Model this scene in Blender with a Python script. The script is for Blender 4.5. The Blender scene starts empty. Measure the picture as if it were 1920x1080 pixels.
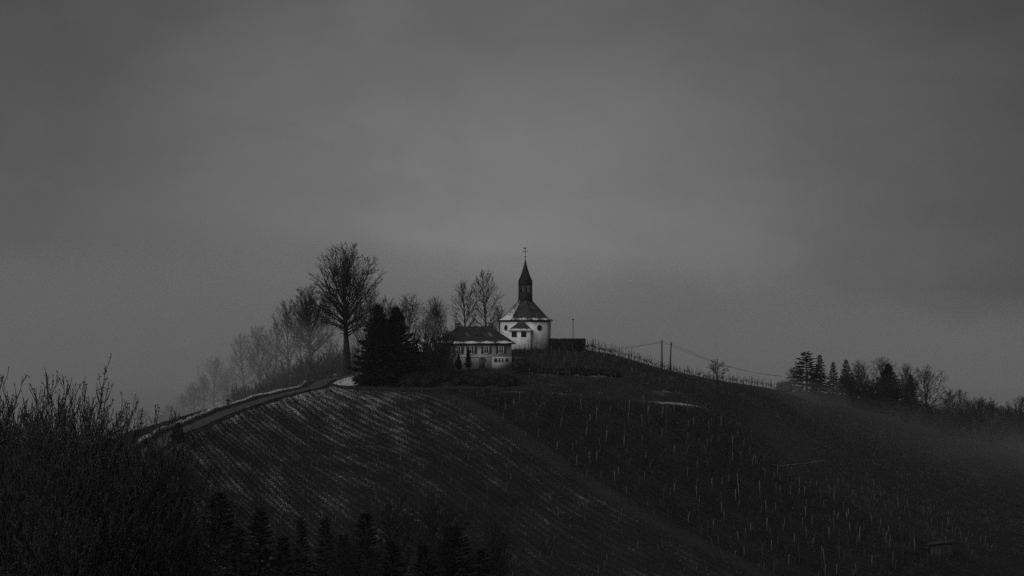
import bpy, math, numpy as np
from mathutils import Vector, Matrix

sc = bpy.context.scene
COL = sc.collection
RAD = math.radians
F_PX, CX, CY, HROW = 2850.0, 960.0, 540.0, 600.0
PITCH = math.atan((HROW - CY) / F_PX)

def at(px, py, d):
    """world point seen at photo pixel (px, py) at ground distance d"""
    r = (px - CX) / F_PX; u = (CY - py) / F_PX
    y = math.cos(PITCH) - u * math.sin(PITCH)
    z = math.sin(PITCH) + u * math.cos(PITCH)
    return np.array([r * d / y, d, z * d / y])

def zrow(py, d): return at(CX, py, d)[2]
def xcol(px, d): return at(px, HROW, d)[0]

# ------------------------------------------------------------------ materials
def nt_new(name):
    m = bpy.data.materials.new(name); m.use_nodes = True
    nt = m.node_tree; nt.nodes.clear()
    out = nt.nodes.new('ShaderNodeOutputMaterial')
    return m, nt, out

def N(nt, t, **kw):
    n = nt.nodes.new(t)
    for k, v in kw.items(): setattr(n, k, v)
    return n

def math_node(nt, op, a, b=None, c=None, clamp=False):
    n = nt.nodes.new('ShaderNodeMath'); n.operation = op; n.use_clamp = clamp
    for i, v in enumerate((a, b, c)):
        if v is None: continue
        if isinstance(v, (int, float)): n.inputs[i].default_value = v
        else: nt.links.new(v, n.inputs[i])
    return n.outputs[0]

def noise(nt, vec, scale, detail=4, rough=0.55, dist=0.0):
    n = nt.nodes.new('ShaderNodeTexNoise')
    n.inputs['Scale'].default_value = scale; n.inputs['Detail'].default_value = detail
    n.inputs['Roughness'].default_value = rough; n.inputs['Distortion'].default_value = dist
    if vec is not None: nt.links.new(vec, n.inputs['Vector'])
    return n.outputs['Fac']

def maprange(nt, v, a, b, c=0.0, d=1.0, smooth=True):
    n = nt.nodes.new('ShaderNodeMapRange')
    n.interpolation_type = 'SMOOTHSTEP' if smooth else 'LINEAR'
    nt.links.new(v, n.inputs[0])
    for i, x in zip((1, 2, 3, 4), (a, b, c, d)): n.inputs[i].default_value = x
    return n.outputs[0]

def grey(nt, v):
    n = nt.nodes.new('ShaderNodeCombineColor')
    for i in range(3): nt.links.new(v, n.inputs[i])
    return n.outputs[0]

def simple(name, lo, hi, scale=3.0, rough=0.85, bump=0.0, bscale=20.0, spec=0.2, stretch=None, detail=5):
    m, nt, out = nt_new(name)
    tc = N(nt, 'ShaderNodeTexCoord')
    vec = tc.outputs['Object']
    if stretch:
        mp = N(nt, 'ShaderNodeMapping'); mp.inputs['Scale'].default_value = stretch
        nt.links.new(vec, mp.inputs[0]); vec = mp.outputs[0]
    f = maprange(nt, noise(nt, vec, scale, detail), 0.3, 0.7, lo, hi)
    b = N(nt, 'ShaderNodeBsdfPrincipled')
    nt.links.new(grey(nt, f), b.inputs['Base Color'])
    b.inputs['Roughness'].default_value = rough
    b.inputs['Specular IOR Level'].default_value = spec
    if bump:
        bp = N(nt, 'ShaderNodeBump'); bp.inputs['Strength'].default_value = bump; bp.inputs['Distance'].default_value = 0.05
        nt.links.new(noise(nt, vec, bscale, 4), bp.inputs['Height']); nt.links.new(bp.outputs[0], b.inputs['Normal'])
    nt.links.new(b.outputs[0], out.inputs[0])
    return m

def snow_mat(name):
    return simple(name, 0.62, 0.8, 2.5, 0.7, 0.4, 6.0, 0.2)

def roof_mat(name, lo, hi, rowh=0.35):
    """tiled roof; the float attribute 'snow' on the mesh says where thin snow still lies"""
    m, nt, out = nt_new(name)
    tc = N(nt, 'ShaderNodeTexCoord'); vec = tc.outputs['Object']
    at_ = N(nt, 'ShaderNodeAttribute', attribute_name='snow')
    sep = N(nt, 'ShaderNodeSeparateXYZ'); nt.links.new(vec, sep.inputs[0])
    rows = math_node(nt, 'SINE', math_node(nt, 'MULTIPLY', sep.outputs[2], 6.2832 / (rowh * 0.7)))
    cols = math_node(nt, 'SINE', math_node(nt, 'MULTIPLY', math_node(nt, 'ADD', sep.outputs[0], sep.outputs[1]), 6.2832 / 0.3))
    h = math_node(nt, 'ADD', math_node(nt, 'MULTIPLY', rows, 0.6), math_node(nt, 'MULTIPLY', cols, 0.3))
    base = maprange(nt, noise(nt, vec, 0.9, 6, 0.65), 0.3, 0.7, lo, hi)
    base = math_node(nt, 'MULTIPLY', base, math_node(nt, 'ADD', 1.0, math_node(nt, 'MULTIPLY', h, 0.12)))
    nz = noise(nt, vec, 3.2, 6, 0.75)
    t = math_node(nt, 'ADD', math_node(nt, 'ADD', nz, at_.outputs['Fac']), math_node(nt, 'MULTIPLY', rows, 0.05))
    msk = maprange(nt, t, 0.82, 1.0)
    mix = N(nt, 'ShaderNodeMix'); mix.data_type = 'FLOAT'
    nt.links.new(msk, mix.inputs[0]); nt.links.new(base, mix.inputs[2]); mix.inputs[3].default_value = 0.7
    b = N(nt, 'ShaderNodeBsdfPrincipled'); b.inputs['Roughness'].default_value = 0.8
    b.inputs['Specular IOR Level'].default_value = 0.15
    nt.links.new(grey(nt, mix.outputs[0]), b.inputs['Base Color'])
    bp = N(nt, 'ShaderNodeBump'); bp.inputs['Strength'].default_value = 0.5; bp.inputs['Distance'].default_value = 0.04
    nt.links.new(h, bp.inputs['Height']); nt.links.new(bp.outputs[0], b.inputs['Normal'])
    nt.links.new(b.outputs[0], out.inputs[0])
    return m

def ground_mat(name):
    m, nt, out = nt_new(name)
    a_uv = N(nt, 'ShaderNodeAttribute', attribute_name='rowuv')      # metres along / across the vine rows
    a_sn = N(nt, 'ShaderNodeAttribute', attribute_name='snow')
    a_rw = N(nt, 'ShaderNodeAttribute', attribute_name='tilled')
    a_gr = N(nt, 'ShaderNodeAttribute', attribute_name='grassy')
    uv = a_uv.outputs['Vector']
    sep = N(nt, 'ShaderNodeSeparateXYZ'); nt.links.new(uv, sep.inputs[0])
    warp = noise(nt, uv, 0.09, 3)
    vv = math_node(nt, 'ADD', sep.outputs[1], math_node(nt, 'MULTIPLY', warp, .6))
    w1 = math_node(nt, 'SINE', math_node(nt, 'MULTIPLY', vv, 6.2832 / 1.4))
    mp = N(nt, 'ShaderNodeMapping'); mp.inputs['Scale'].default_value = (0.75, 1.2, 1)
    nt.links.new(uv, mp.inputs[0])
    fine = noise(nt, mp.outputs[0], 4.2, 5, 0.85, 0.2)
    clump = noise(nt, mp.outputs[0], 0.22, 4, 0.6)
    mp2 = N(nt, 'ShaderNodeMapping'); mp2.inputs['Scale'].default_value = (0.035, 0.55, 1)
    nt.links.new(uv, mp2.inputs[0])
    streak = noise(nt, mp2.outputs[0], 1.0, 3, 0.6)
    mp3 = N(nt, 'ShaderNodeMapping'); mp3.inputs['Scale'].default_value = (1.0, 1.0, 1)
    t = math_node(nt, 'ADD', fine, math_node(nt, 'MULTIPLY', math_node(nt, 'SUBTRACT', clump, 0.5), 0.35))
    tl = math_node(nt, 'MULTIPLY', a_rw.outputs['Fac'],
                   math_node(nt, 'ADD', math_node(nt, 'MULTIPLY', w1, 0.03), math_node(nt, 'MULTIPLY', math_node(nt, 'SUBTRACT', streak, 0.5), 0.12)))
    t = math_node(nt, 'ADD', math_node(nt, 'ADD', t, tl), a_sn.outputs['Fac'])
    msk = maprange(nt, t, 0.9, 1.05)
    soil = maprange(nt, math_node(nt, 'ADD', math_node(nt, 'MULTIPLY', fine, 0.6), math_node(nt, 'MULTIPLY', clump, 0.4)), 0.3, 0.72, 0.003, 0.026)
    soil = math_node(nt, 'ADD', soil, math_node(nt, 'MULTIPLY', a_gr.outputs['Fac'], maprange(nt, fine, 0.3, 0.7, 0.0, 0.05)))
    soil = math_node(nt, 'MULTIPLY', soil, math_node(nt, 'ADD', 1.0, math_node(nt, 'MULTIPLY', math_node(nt, 'MULTIPLY', w1, a_rw.outputs['Fac']), 0.16)))
    mix = N(nt, 'ShaderNodeMix'); mix.data_type = 'FLOAT'
    nt.links.new(msk, mix.inputs[0]); nt.links.new(soil, mix.inputs[2]); mix.inputs[3].default_value = 0.62
    b = N(nt, 'ShaderNodeBsdfPrincipled'); b.inputs['Roughness'].default_value = 0.95
    b.inputs['Specular IOR Level'].default_value = 0.05
    nt.links.new(grey(nt, mix.outputs[0]), b.inputs['Base Color'])
    bp = N(nt, 'ShaderNodeBump'); bp.inputs['Strength'].default_value = 0.8; bp.inputs['Distance'].default_value = 0.25
    nt.links.new(fine, bp.inputs['Height']); nt.links.new(bp.outputs[0], b.inputs['Normal'])
    nt.links.new(b.outputs[0], out.inputs[0])
    return m

def random_grey(name, lo, hi):
    m, nt, out = nt_new(name)
    oi = N(nt, 'ShaderNodeObjectInfo'); tc = N(nt, 'ShaderNodeTexCoord')
    v = math_node(nt, 'POWER', oi.outputs['Random'], 1.8)
    v = math_node(nt, 'MULTIPLY', math_node(nt, 'ADD', lo, math_node(nt, 'MULTIPLY', v, hi - lo)), maprange(nt, noise(nt, tc.outputs['Object'], 5, 4), .3, .7, .7, 1.2))
    b = N(nt, 'ShaderNodeBsdfPrincipled'); b.inputs['Roughness'].default_value = .9; b.inputs['Specular IOR Level'].default_value = .1
    nt.links.new(grey(nt, v), b.inputs['Base Color']); nt.links.new(b.outputs[0], out.inputs[0]); return m

M = dict(
    palestake=random_grey('pale_stake', 0.045, 0.25),
    ground=ground_mat('soil_and_snow'),
    asphalt=simple('wet_asphalt', 0.05, 0.075, 1.5, 0.6, 0.2, 30, 0.4),
    snow=snow_mat('old_snow'),
    plaster=simple('white_plaster', 0.6, 0.82, 1.1, 0.9, 0.05, 12, stretch=(1, 1, .3)),
    greyplaster=simple('grey_plaster', 0.3, 0.46, 0.55, 0.9, 0.1, 10, stretch=(1, 1, 0.5)),
    tile=roof_mat('dark_tiles', 0.02, 0.045),
    slate=roof_mat('chapel_tiles', 0.028, 0.06),
    turret=simple('slate_shingles', 0.012, 0.026, 4, 0.75, 0.3, 12),
    iron=simple('dark_iron', 0.012, 0.02, 5, 0.6),
    glass=simple('dark_pane', 0.015, 0.025, 2, 0.15, spec=0.5),
    white=simple('white_paint', 0.6, 0.72, 3, 0.6),
    shutter=simple('shutter_paint', 0.05, 0.075, 4, 0.7),
    darkwood=simple('dark_wood', 0.02, 0.04, 6, 0.85, stretch=(1, 1, 0.2)),
    louvre=simple('louvre_wood', 0.09, 0.14, 8, 0.8),
    stake=simple('weathered_stake', 0.04, 0.13, 0.8, 0.9),
    pole=simple('tarred_pole', 0.025, 0.045, 4, 0.85),
    bark=simple('dark_bark', 0.01, 0.028, 3, 0.95, stretch=(1, 1, 0.3)),
    hazeltwig=simple('hazel_bark', 0.012, 0.05, 2, 0.8),
    twig=simple('twig_bark', 0.009, 0.024, 2, 0.9),
    vine=simple('vine_wood', 0.015, 0.055, 5, 0.95),
    catkin=simple('catkin', 0.015, 0.11, 3.0, 0.8),
    needle=simple('dark_needles', 0.006, 0.026, 0.8, 0.8, spec=0.1),
    spruce=simple('spruce_needles', 0.008, 0.032, 1.2, 0.8, spec=0.1),
    hedge=simple('hedge_leaves', 0.008, 0.024, 2.0, 0.85, spec=0.1),
    grass=simple('winter_grass', 0.02, 0.085, 0.6, 0.9),
    brick=simple('sooty_brick', 0.04, 0.08, 6, 0.9),
    sign=simple('sign_plate', 0.1, 0.16, 5, 0.6),
    wire=simple('cable_black', 0.015, 0.02, 5, 0.6),
)

# ------------------------------------------------------------------ mesh tools
def mesh_from(name, V, F, mats, smooth=False, attrs=None):
    """V (n,3); F: list of (k,m) int arrays or python faces"""
    me = bpy.data.meshes.new(name)
    V = np.asarray(V, dtype=np.float32)
    loops, starts, tot = [], [], 0
    for f in F:
        f = np.asarray(f, dtype=np.int32)
        if f.ndim == 1: f = f[None]
        k, n = f.shape
        starts.append(tot + np.arange(k, dtype=np.int32) * n)
        loops.append(f.ravel()); tot += k * n
    loops = np.concatenate(loops); starts = np.concatenate(starts)
    me.vertices.add(len(V)); me.vertices.foreach_set('co', V.ravel())
    me.loops.add(len(loops)); me.loops.foreach_set('vertex_index', loops)
    me.polygons.add(len(starts)); me.polygons.foreach_set('loop_start', starts)
    me.update(calc_edges=True)
    for a, vals in (attrs or {}).items():
        vals = np.asarray(vals, dtype=np.float32)
        if vals.ndim == 2:
            t = me.attributes.new(a, 'FLOAT_VECTOR', 'POINT'); t.data.foreach_set('vector', vals.ravel())
        else:
            t = me.attributes.new(a, 'FLOAT', 'POINT'); t.data.foreach_set('value', vals)
    me.materials.append(mats)
    if smooth: me.polygons.foreach_set('use_smooth', np.ones(len(starts), dtype=bool))
    me.validate()
    return me

def link(name, me, parent=None):
    o = bpy.data.objects.new(name, me); COL.objects.link(o)
    if parent is not None: o.parent = parent
    return o

def tag(o, label, cat, group=None):
    o['label'] = label; o['category'] = cat
    if group: o['group'] = group
    return o

def empty(name, loc, label, cat, group=None, rz=0.0):
    o = bpy.data.objects.new(name, None); COL.objects.link(o)
    o.location = tuple(loc); o.rotation_euler = (0, 0, rz); o.empty_display_size = 0.5
    return tag(o, label, cat, group)

class MB:
    def __init__(s): s.V = []; s.F = []; s.n = 0; s.A = []
    def add(s, V, F, snow=None):
        V = np.asarray(V, float)
        for f in F: s.F.append(np.asarray(f) + s.n)
        s.V.append(V); s.n += len(V)
        s.A.append(np.zeros(len(V)) if snow is None else np.asarray(snow, float))
        return s
    def box(s, c, size, rz=0.0, taper=1.0):
        x, y, z = [k / 2 for k in size]
        V = np.array([(a * x * (taper if e > 0 else 1), b * y * (taper if e > 0 else 1), e * z) for e in (-1, 1) for a, b in ((-1, -1), (1, -1), (1, 1), (-1, 1))], float)
        if rz:
            c_, s_ = math.cos(rz), math.sin(rz)
            V[:, :2] = V[:, :2] @ np.array([[c_, s_], [-s_, c_]])
        F = [[3, 2, 1, 0], [4, 5, 6, 7]] + [[i, (i + 1) % 4, 4 + (i + 1) % 4, 4 + i] for i in range(4)]
        return s.add(V + np.asarray(c, float), F)
    def lathe(s, prof, n=8, c=(0, 0, 0), rot=0.0, snow=None, cap=True):
        """prof: list of (radius, z)"""
        V, A = [], []
        for j, (r, z) in enumerate(prof):
            for i in range(n):
                t = rot + 2 * math.pi * i / n
                V.append((c[0] + r * math.cos(t), c[1] + r * math.sin(t), c[2] + z))
                A.append(snow[j][i] if snow is not None else 0)
        F = []
        for j in range(len(prof) - 1):
            for i in range(n):
                F.append([j * n + i, j * n + (i + 1) % n, (j + 1) * n + (i + 1) % n, (j + 1) * n + i])
        F = [np.array(F)]
        if cap:
            F.append(np.array([list(range(n))[::-1]])); F.append(np.array([[(len(prof) - 1) * n + i for i in range(n)]]))
        return s.add(V, F, A)
    def tube(s, pts, rad, n=5):
        V, F = tubes([(np.asarray(pts, float), np.asarray(rad if hasattr(rad, '__len__') else [rad] * len(pts), float))], n)
        return s.add(V, F)
    def build(s, name, mat, parent=None, smooth=False):
        V = np.concatenate(s.V)
        return link(name, mesh_from(name, V, s.F, mat, smooth, {'snow': np.concatenate(s.A)} if any(a.any() for a in s.A) else None), parent)

def tubes(paths, sides):
    """paths: list of (pts(k,3), radii(k)); one vertex/face array for all of them"""
    VV, FF, off = [], [], 0
    groups = {}
    for p, r in paths: groups.setdefault(len(p), []).append((p, r))
    for k, lst in groups.items():
        P = np.stack([a for a, _ in lst]); R = np.stack([b for _, b in lst])
        T = np.gradient(P, axis=1); T /= np.linalg.norm(T, axis=2, keepdims=True) + 1e-9
        ref = np.where(np.abs(T[:, :1, 2:3]) > 0.9, np.array([1.0, 0, 0]), np.array([0, 0, 1.0]))
        A = np.cross(T, ref); A /= np.linalg.norm(A, axis=2, keepdims=True) + 1e-9
        B = np.cross(T, A)
        ang = 2 * np.pi * np.arange(sides) / sides
        ring = P[:, :, None] + R[:, :, None, None] * (A[:, :, None] * np.cos(ang)[:, None] + B[:, :, None] * np.sin(ang)[:, None])
        n = len(lst)
        idx = off + np.arange(n * k * sides).reshape(n, k, sides)
        a = idx[:, :-1]; b = idx[:, 1:]
        f = np.stack([a, np.roll(a, -1, 2), np.roll(b, -1, 2), b], -1).reshape(-1, 4)
        VV.append(ring.reshape(-1, 3)); FF.append(f)
        FF.append(idx[:, -1, :].reshape(-1, sides)); FF.append(idx[:, 0, ::-1].reshape(-1, sides))
        off += n * k * sides
    return np.concatenate(VV), FF

# ------------------------------------------------------------------ terrain
CP = []   # control points x,y,z
for px, py, d in [
    # lane along the crest, falling to the left
    (255, 854, 200), (330, 812, 222), (430, 769, 245), (520, 743, 258), (605, 719, 269),
    (195, 858, 200), (275, 815, 222), (380, 771, 245), (480, 744, 258), (575, 719, 270),
    # front edge of the plateau
    (660, 731, 265), (740, 735, 264), (800, 735, 264), (860, 734, 264), (960, 734, 266), (1100, 743, 268), (1220, 753, 270), (1330, 769, 274),
    # front slope
    (300, 940, 196), (400, 900, 214), (400, 1060, 190), (500, 850, 232), (600, 800, 250), (600, 950, 220), (600, 1080, 200),
    (800, 815, 248), (800, 900, 232), (800, 1080, 207), (1000, 850, 247), (1000, 950, 232), (1000, 1080, 214), (1200, 850, 252), (1200, 950, 236), (1200, 1080, 216),
    (1400, 880, 256), (1400, 1000, 232), (1400, 1080, 218), (1600, 1000, 240), (1600, 1080, 222), (1750, 1035, 227), (1900, 1080, 220), (2050, 1120, 215),
    # plateau, house and chapel mound
    (625, 722, 271), (640, 713, 275), (660, 706, 279), (690, 700, 284), (720, 722, 273), (780, 715, 276), (854, 691, 286), (960, 691, 286), (906, 691, 283), (900, 704, 277), (900, 722, 270), (820, 680, 295),
    (940, 656, 300), (1030, 656, 300), (985, 655, 306), (985, 657, 296), (1000, 690, 284), (1080, 692, 285), (1095, 656, 301), (1180, 698, 288),
    # crest falling to the right
    (1160, 669, 303), (1240, 693, 307), (1340, 714, 319), (1450, 733, 340), (1500, 739, 358), (1600, 747, 385), (1690, 751, 395), (1740, 774, 382), (1830, 805, 368), (1920, 828, 358), (2050, 865, 345),
    (1100, 716, 277), (1200, 722, 279), (1300, 741, 286), (1343, 737, 292),
    # slope on the right
    (1400, 800, 287), (1450, 868, 270), (1550, 866, 280), (1550, 800, 312), (1600, 900, 276), (1700, 825, 330), (1700, 950, 262), (1800, 880, 308), (1900, 910, 302), (1900, 1000, 258),
    # behind the lane, falling away
    (330, 832, 262), (200, 895, 262), (450, 790, 282), (560, 752, 298), (648, 716, 301), (700, 715, 312), (120, 900, 205), (20, 960, 205),
    # the wooded shoulder behind, sinking into the fog
    (582, 728, 345), (541, 742, 360), (517, 750, 392), (489, 758, 380), (459, 768, 405), (437, 775, 470), (401, 785, 450), (366, 800, 520), (343, 808, 540), (268, 832, 430), (300, 823, 520),
    (696, 715, 345), (768, 705, 385), (817, 695, 430), (727, 710, 380), (874, 684, 345), (913, 682, 345), (938, 692, 390), (1640, 762, 410),
]: CP.append(at(px, py, d))
for p in [(30, 340, -13), (60, 350, -21), (60, 420, -32), (0, 560, -38), (100, 470, -36), (160, 480, -40), (-200, 560, -46), (-120, 640, -46),
          (-100, 300, -32), (-120, 260, -36), (-140, 200, -38), (-200, 300, -44), (-200, 420, -44), (-200, 150, -30), (-200, 40, -9), (-90, 150, -37), (-60, 165, -37),
          (0, 0, -1.7), (0, -60, 8), (-60, 0, -1.5), (70, 0, -2), (0, 25, -6.6), (-30, 25, -6.8), (40, 25, -7), (0, 60, -15.5), (-40, 60, -15.5), (50, 60, -16), (0, 105, -26), (-40, 105, -26.5), (60, 105, -26),
          (0, 150, -37), (60, 150, -37), (120, 150, -38), (0, 178, -43), (60, 180, -43), (-40, 175, -41), (120, 185, -42), (170, 200, -43), (200, 300, -40), (200, 60, -18), (200, 400, -42),
          (0, 800, -48), (300, 700, -50), (-300, 700, -50), (-600, 300, -50), (600, 300, -50), (600, 900, -52), (-600, 900, -52), (0, 1150, -52), (900, 100, -45), (-900, 100, -45), (-900, 1100, -52), (900, 1100, -52), (-600, -60, -20), (600, -60, -20)]:
    CP.append(np.array(p, float))
CP = np.array(CP)
S = 100.0
def _U(r2): return np.where(r2 > 1e-12, 0.5 * r2 * np.log(np.maximum(r2, 1e-12)), 0.0)
def tps_fit(P, z, lam):
    n = len(P); d2 = ((P[:, None] - P[None]) ** 2).sum(-1)
    A = np.zeros((n + 3, n + 3)); A[:n, :n] = _U(d2) + lam * np.eye(n)
    A[:n, n] = 1; A[:n, n + 1:] = P; A[n:, :n] = A[:n, n:].T
    return np.linalg.solve(A, np.concatenate([z, np.zeros(3)]))
PC = CP[:, :2] / S
WT = tps_fit(PC, CP[:, 2], 0.0006)
def tps(x, y):
    q = np.stack([np.ravel(x), np.ravel(y)], -1) / S
    out = np.empty(len(q))
    for i in range(0, len(q), 20000):
        b = q[i:i + 20000]
        out[i:i + 20000] = _U(((b[:, None] - PC[None]) ** 2).sum(-1)) @ WT[:-3] + WT[-3] + b @ WT[-2:]
    return out.reshape(np.shape(x))

def axis(segs):
    a = []
    for lo, hi, st in segs: a.append(np.arange(lo, hi, st))
    a.append([segs[-1][1]]); return np.concatenate(a)
GX = axis([(-900, -300, 30), (-300, -110, 7), (-110, -78, 2), (-78, 112, 0.6), (112, 160, 2), (160, 320, 8), (320, 900, 29)])
GY = axis([(-58, -10, 8), (-10, 110, 3), (110, 184, 2), (184, 330, 0.6), (330, 440, 1.5), (440, 600, 8), (600, 1140, 27)])
XX, YY = np.meshgrid(GX, GY)
ZZ = tps(XX, YY)
def fbm(x, y, seed, base, octs=4):
    r = np.random.RandomState(seed); out = 0
    for o in range(octs):
        a = r.uniform(0, 6.28, 6); k = base * 2 ** o
        s = 0
        for i in range(6):
            t = r.uniform(0, 6.28)
            s = s + np.sin(k * (x * math.cos(t) + y * math.sin(t)) + a[i])
        out = out + s / 6 * 0.55 ** o
    return out
ZZ = ZZ + 0.16 * fbm(XX, YY, 3, 0.35) * np.clip((YY - 60) / 100, 0, 1)
def gz(x, y):
    x = np.asarray(x, float); y = np.asarray(y, float)
    i = np.clip(np.searchsorted(GX, x) - 1, 0, len(GX) - 2); j = np.clip(np.searchsorted(GY, y) - 1, 0, len(GY) - 2)
    u = (x - GX[i]) / (GX[i + 1] - GX[i]); v = (y - GY[j]) / (GY[j + 1] - GY[j])
    return (ZZ[j, i] * (1 - u) + ZZ[j, i + 1] * u) * (1 - v) + (ZZ[j + 1, i] * (1 - u) + ZZ[j + 1, i + 1] * u) * v
def hit(px, py, d0=150, d1=420):
    """ground point under a photo pixel"""
    d = np.arange(d0, d1, 0.2); a = at(px, py, 1.0)
    x, z = a[0] * d, a[2] * d
    below = z < gz(x, d)
    k = np.argmax(below) if below.any() else len(d) - 1
    return np.array([x[k], d[k], gz(x[k], d[k])])
def gpt(px, d):
    x = xcol(px, d); return np.array([x, d, float(gz(x, d))])

# vine-row frame, read off the grass strip that runs down between the two vineyards
A0, A1 = hit(845, 742), hit(1180, 950)
RD = (A1 - A0)[:2]; RD /= np.linalg.norm(RD)          # along the rows
RN = np.array([-RD[1], RD[0]])                          # across the rows
def uv_of(x, y):
    dx, dy = x - A0[0], y - A0[1]
    return dx * RD[0] + dy * RD[1], dx * RN[0] + dy * RN[1]
UU, VV = uv_of(XX, YY)
side = np.sign(((hit(1300, 900) - A0)[:2] * RN).sum())  # +: across-coordinate of the dark vineyard
VS = VV * side

# road line
LANE = np.array([hit(px, py)[:2] for px, py in [(600, 726), (560, 735), (520, 744), (475, 757), (430, 772), (380, 793), (330, 815), (290, 835), (255, 855)]])
SHADED_ROAD = np.array([gpt(px, d)[:2] for px, d in [(1000, 268.5), (920, 267.5), (860, 266.5), (800, 266), (740, 266), (680, 266.5), (640, 266.5), (606, 268)]])
LANE = np.concatenate([[gpt(690, 298)[:2], gpt(660, 291)[:2], gpt(628, 283)[:2], gpt(603, 276)[:2]], LANE, [LANE[-1] + (LANE[-1] - LANE[-2]) * 2]])
def smooth_line(P, it=3):
    for _ in range(it):
        Q = [P[0]]
        for a, b in zip(P[:-1], P[1:]): Q += [a * 0.75 + b * 0.25, a * 0.25 + b * 0.75]
        Q.append(P[-1]); P = np.array(Q)
    return P
def dist_line(x, y, P):
    out = np.full(np.shape(x), 1e9)
    for a, b in zip(P[:-1], P[1:]):
        ab = b - a; t = np.clip(((x - a[0]) * ab[0] + (y - a[1]) * ab[1]) / (ab @ ab + 1e-9), 0, 1)
        out = np.minimum(out, np.hypot(x - a[0] - t * ab[0], y - a[1] - t * ab[1]))
    return out
def sstep(v, a, b):
    t = np.clip((v - a) / (b - a), 0, 1); return t * t * (3 - 2 * t)
def bump(x, y, px, py, rx, ry):
    c = hit(px, py); return np.exp(-((x - c[0]) / rx) ** 2 - ((y - c[1]) / ry) ** 2)

dl = dist_line(XX, YY, LANE)
LS = smooth_line(LANE)
def side_of(x, y, P):
    best = np.full(np.shape(x), 1e9); sg = np.zeros(np.shape(x))
    for a, b in zip(P[:-1], P[1:]):
        ab = b - a; t = np.clip(((x - a[0]) * ab[0] + (y - a[1]) * ab[1]) / (ab @ ab + 1e-9), 0, 1)
        d = np.hypot(x - a[0] - t * ab[0], y - a[1] - t * ab[1]); m = d < best
        best = np.where(m, d, best); sg = np.where(m, np.sign(ab[0] * (y - a[1]) - ab[1] * (x - a[0])), sg)
    return best * sg
LSD = -side_of(XX, YY, LS)      # > 0 on the outer, uphill-left side of the lane
onlane = sstep(-XX, 27, 36) * (YY > 150)
def nearest_z(x, y, P):
    pz = tps(P[:, 0], P[:, 1]); best = np.full(np.shape(x), 1e9); out = np.zeros(np.shape(x))
    for i in range(len(P) - 1):
        a, b = P[i], P[i + 1]; ab = b - a; t = np.clip(((x - a[0]) * ab[0] + (y - a[1]) * ab[1]) / (ab @ ab + 1e-9), 0, 1)
        d = np.hypot(x - a[0] - t * ab[0], y - a[1] - t * ab[1]); m = d < best
        best = np.where(m, d, best); out = np.where(m, pz[i] + (pz[i + 1] - pz[i]) * t, out)
    return out
wl = 1 - sstep(np.abs(LSD), 1.7, 4.0)
ZZ = ZZ * (1 - wl) + (nearest_z(XX, YY, LS) + 0.03 * fbm(XX, YY, 5, .5, 2)) * wl
EDGE = np.array([hit(px, py)[:2] for px, py in [(860, 735), (960, 735), (1060, 739), (1160, 748), (1240, 756), (1330, 769)]])
de = dist_line(XX, YY, EDGE)
TERR = np.array([hit(px, py)[:2] for px, py in [(985, 722), (1080, 722), (1160, 728), (1240, 735), (1300, 742)]])
dt = dist_line(XX, YY, TERR)
TER2 = np.array([hit(px, py)[:2] for px, py in [(970, 697), (1080, 703), (1140, 706), (1200, 708)]])
dt2 = dist_line(XX, YY, TER2)
front = sstep(YY, 190, 205) * sstep(-YY, -262, -255)
lowl = np.exp(-((XX + 30) / 28) ** 2 - ((YY - 255) / 22) ** 2)
RIGHT_EDGE = np.array([hit(px, py)[:2] for px, py in [(1330, 770), (1400, 828), (1455, 875), (1560, 925), (1700, 1000), (1850, 1070)]])
re_u, re_v = uv_of(RIGHT_EDGE[:, 0], RIGHT_EDGE[:, 1])
o_ = np.argsort(re_u)
vedge = np.interp(UU, re_u[o_], (re_v * side)[o_])
EP_ = np.concatenate([LANE[5:], SHADED_ROAD, EDGE]); EO_ = np.argsort(EP_[:, 0]); EX_, EY_ = EP_[EO_, 0], EP_[EO_, 1]
below_edge = np.where(YY < np.interp(XX, EX_, EY_) - 1.0, 1.0, 0.0)
below_edge = np.where(XX < -29, np.where((LSD < -2.1) & (YY < 268), 1.0, 0.0), below_edge)
left_field = below_edge * (VS < -1.5) * (YY > 150)
dark_field = below_edge * (VS > 1.5) * (VS < vedge) * (YY > 150)
snow = np.full(XX.shape, -0.2)
up = np.clip((YY - 200) / 60, 0, 1)
snow += left_field * (0.565 + .02 * np.clip((-26 - XX) / 16, 0, 1) - 0.075 * np.clip((XX + 38) / 42, 0, 1.3) + 0.04 * (up - 0.5) + 0.07 * fbm(XX, YY, 8, 0.07, 3))  # field snow, plus extra whitening at far left standing in for fog light
snow += dark_field * (0.29 - 0.05 * np.clip(VS / 30, 0, 1))
snow += (.16 + .05 * fbm(XX, YY, 61, .35, 3)) * np.exp(-(de / 0.35) ** 2) + (.05 + .14 * fbm(XX, YY, 62, .5, 3)) * (np.exp(-(dt / 0.7) ** 2) + np.exp(-(dt2 / 0.9) ** 2))
snow += 0.72 * np.exp(-((LSD - 2.9) / 1.0) ** 2) * onlane + 0.06 * np.exp(-((LSD + 2.5) / 0.7) ** 2) * onlane
snow += 0.95 * np.exp(-((XX - xcol(642, 275)) / 4.2) ** 4 - ((YY - 275) / 7.0) ** 4) * (np.abs(LSD) > 1.9) + 0.02 * bump(XX, YY, 1040, 705, 7, 3) + 0.06 * bump(XX, YY, 1230, 705, 6, 2) + 0.08 * bump(XX, YY, 1290, 745, 5, 3)
snow += 0.16 * bump(XX, YY, 1470, 800, 9, 9) + 0.5 * bump(XX, YY, 1583, 745, 3, 3) + 0.1 * bump(XX, YY, 1460, 862, 3, 3) + 0.4 * bump(XX, YY, 1830, 842, 4, 2)
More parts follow.
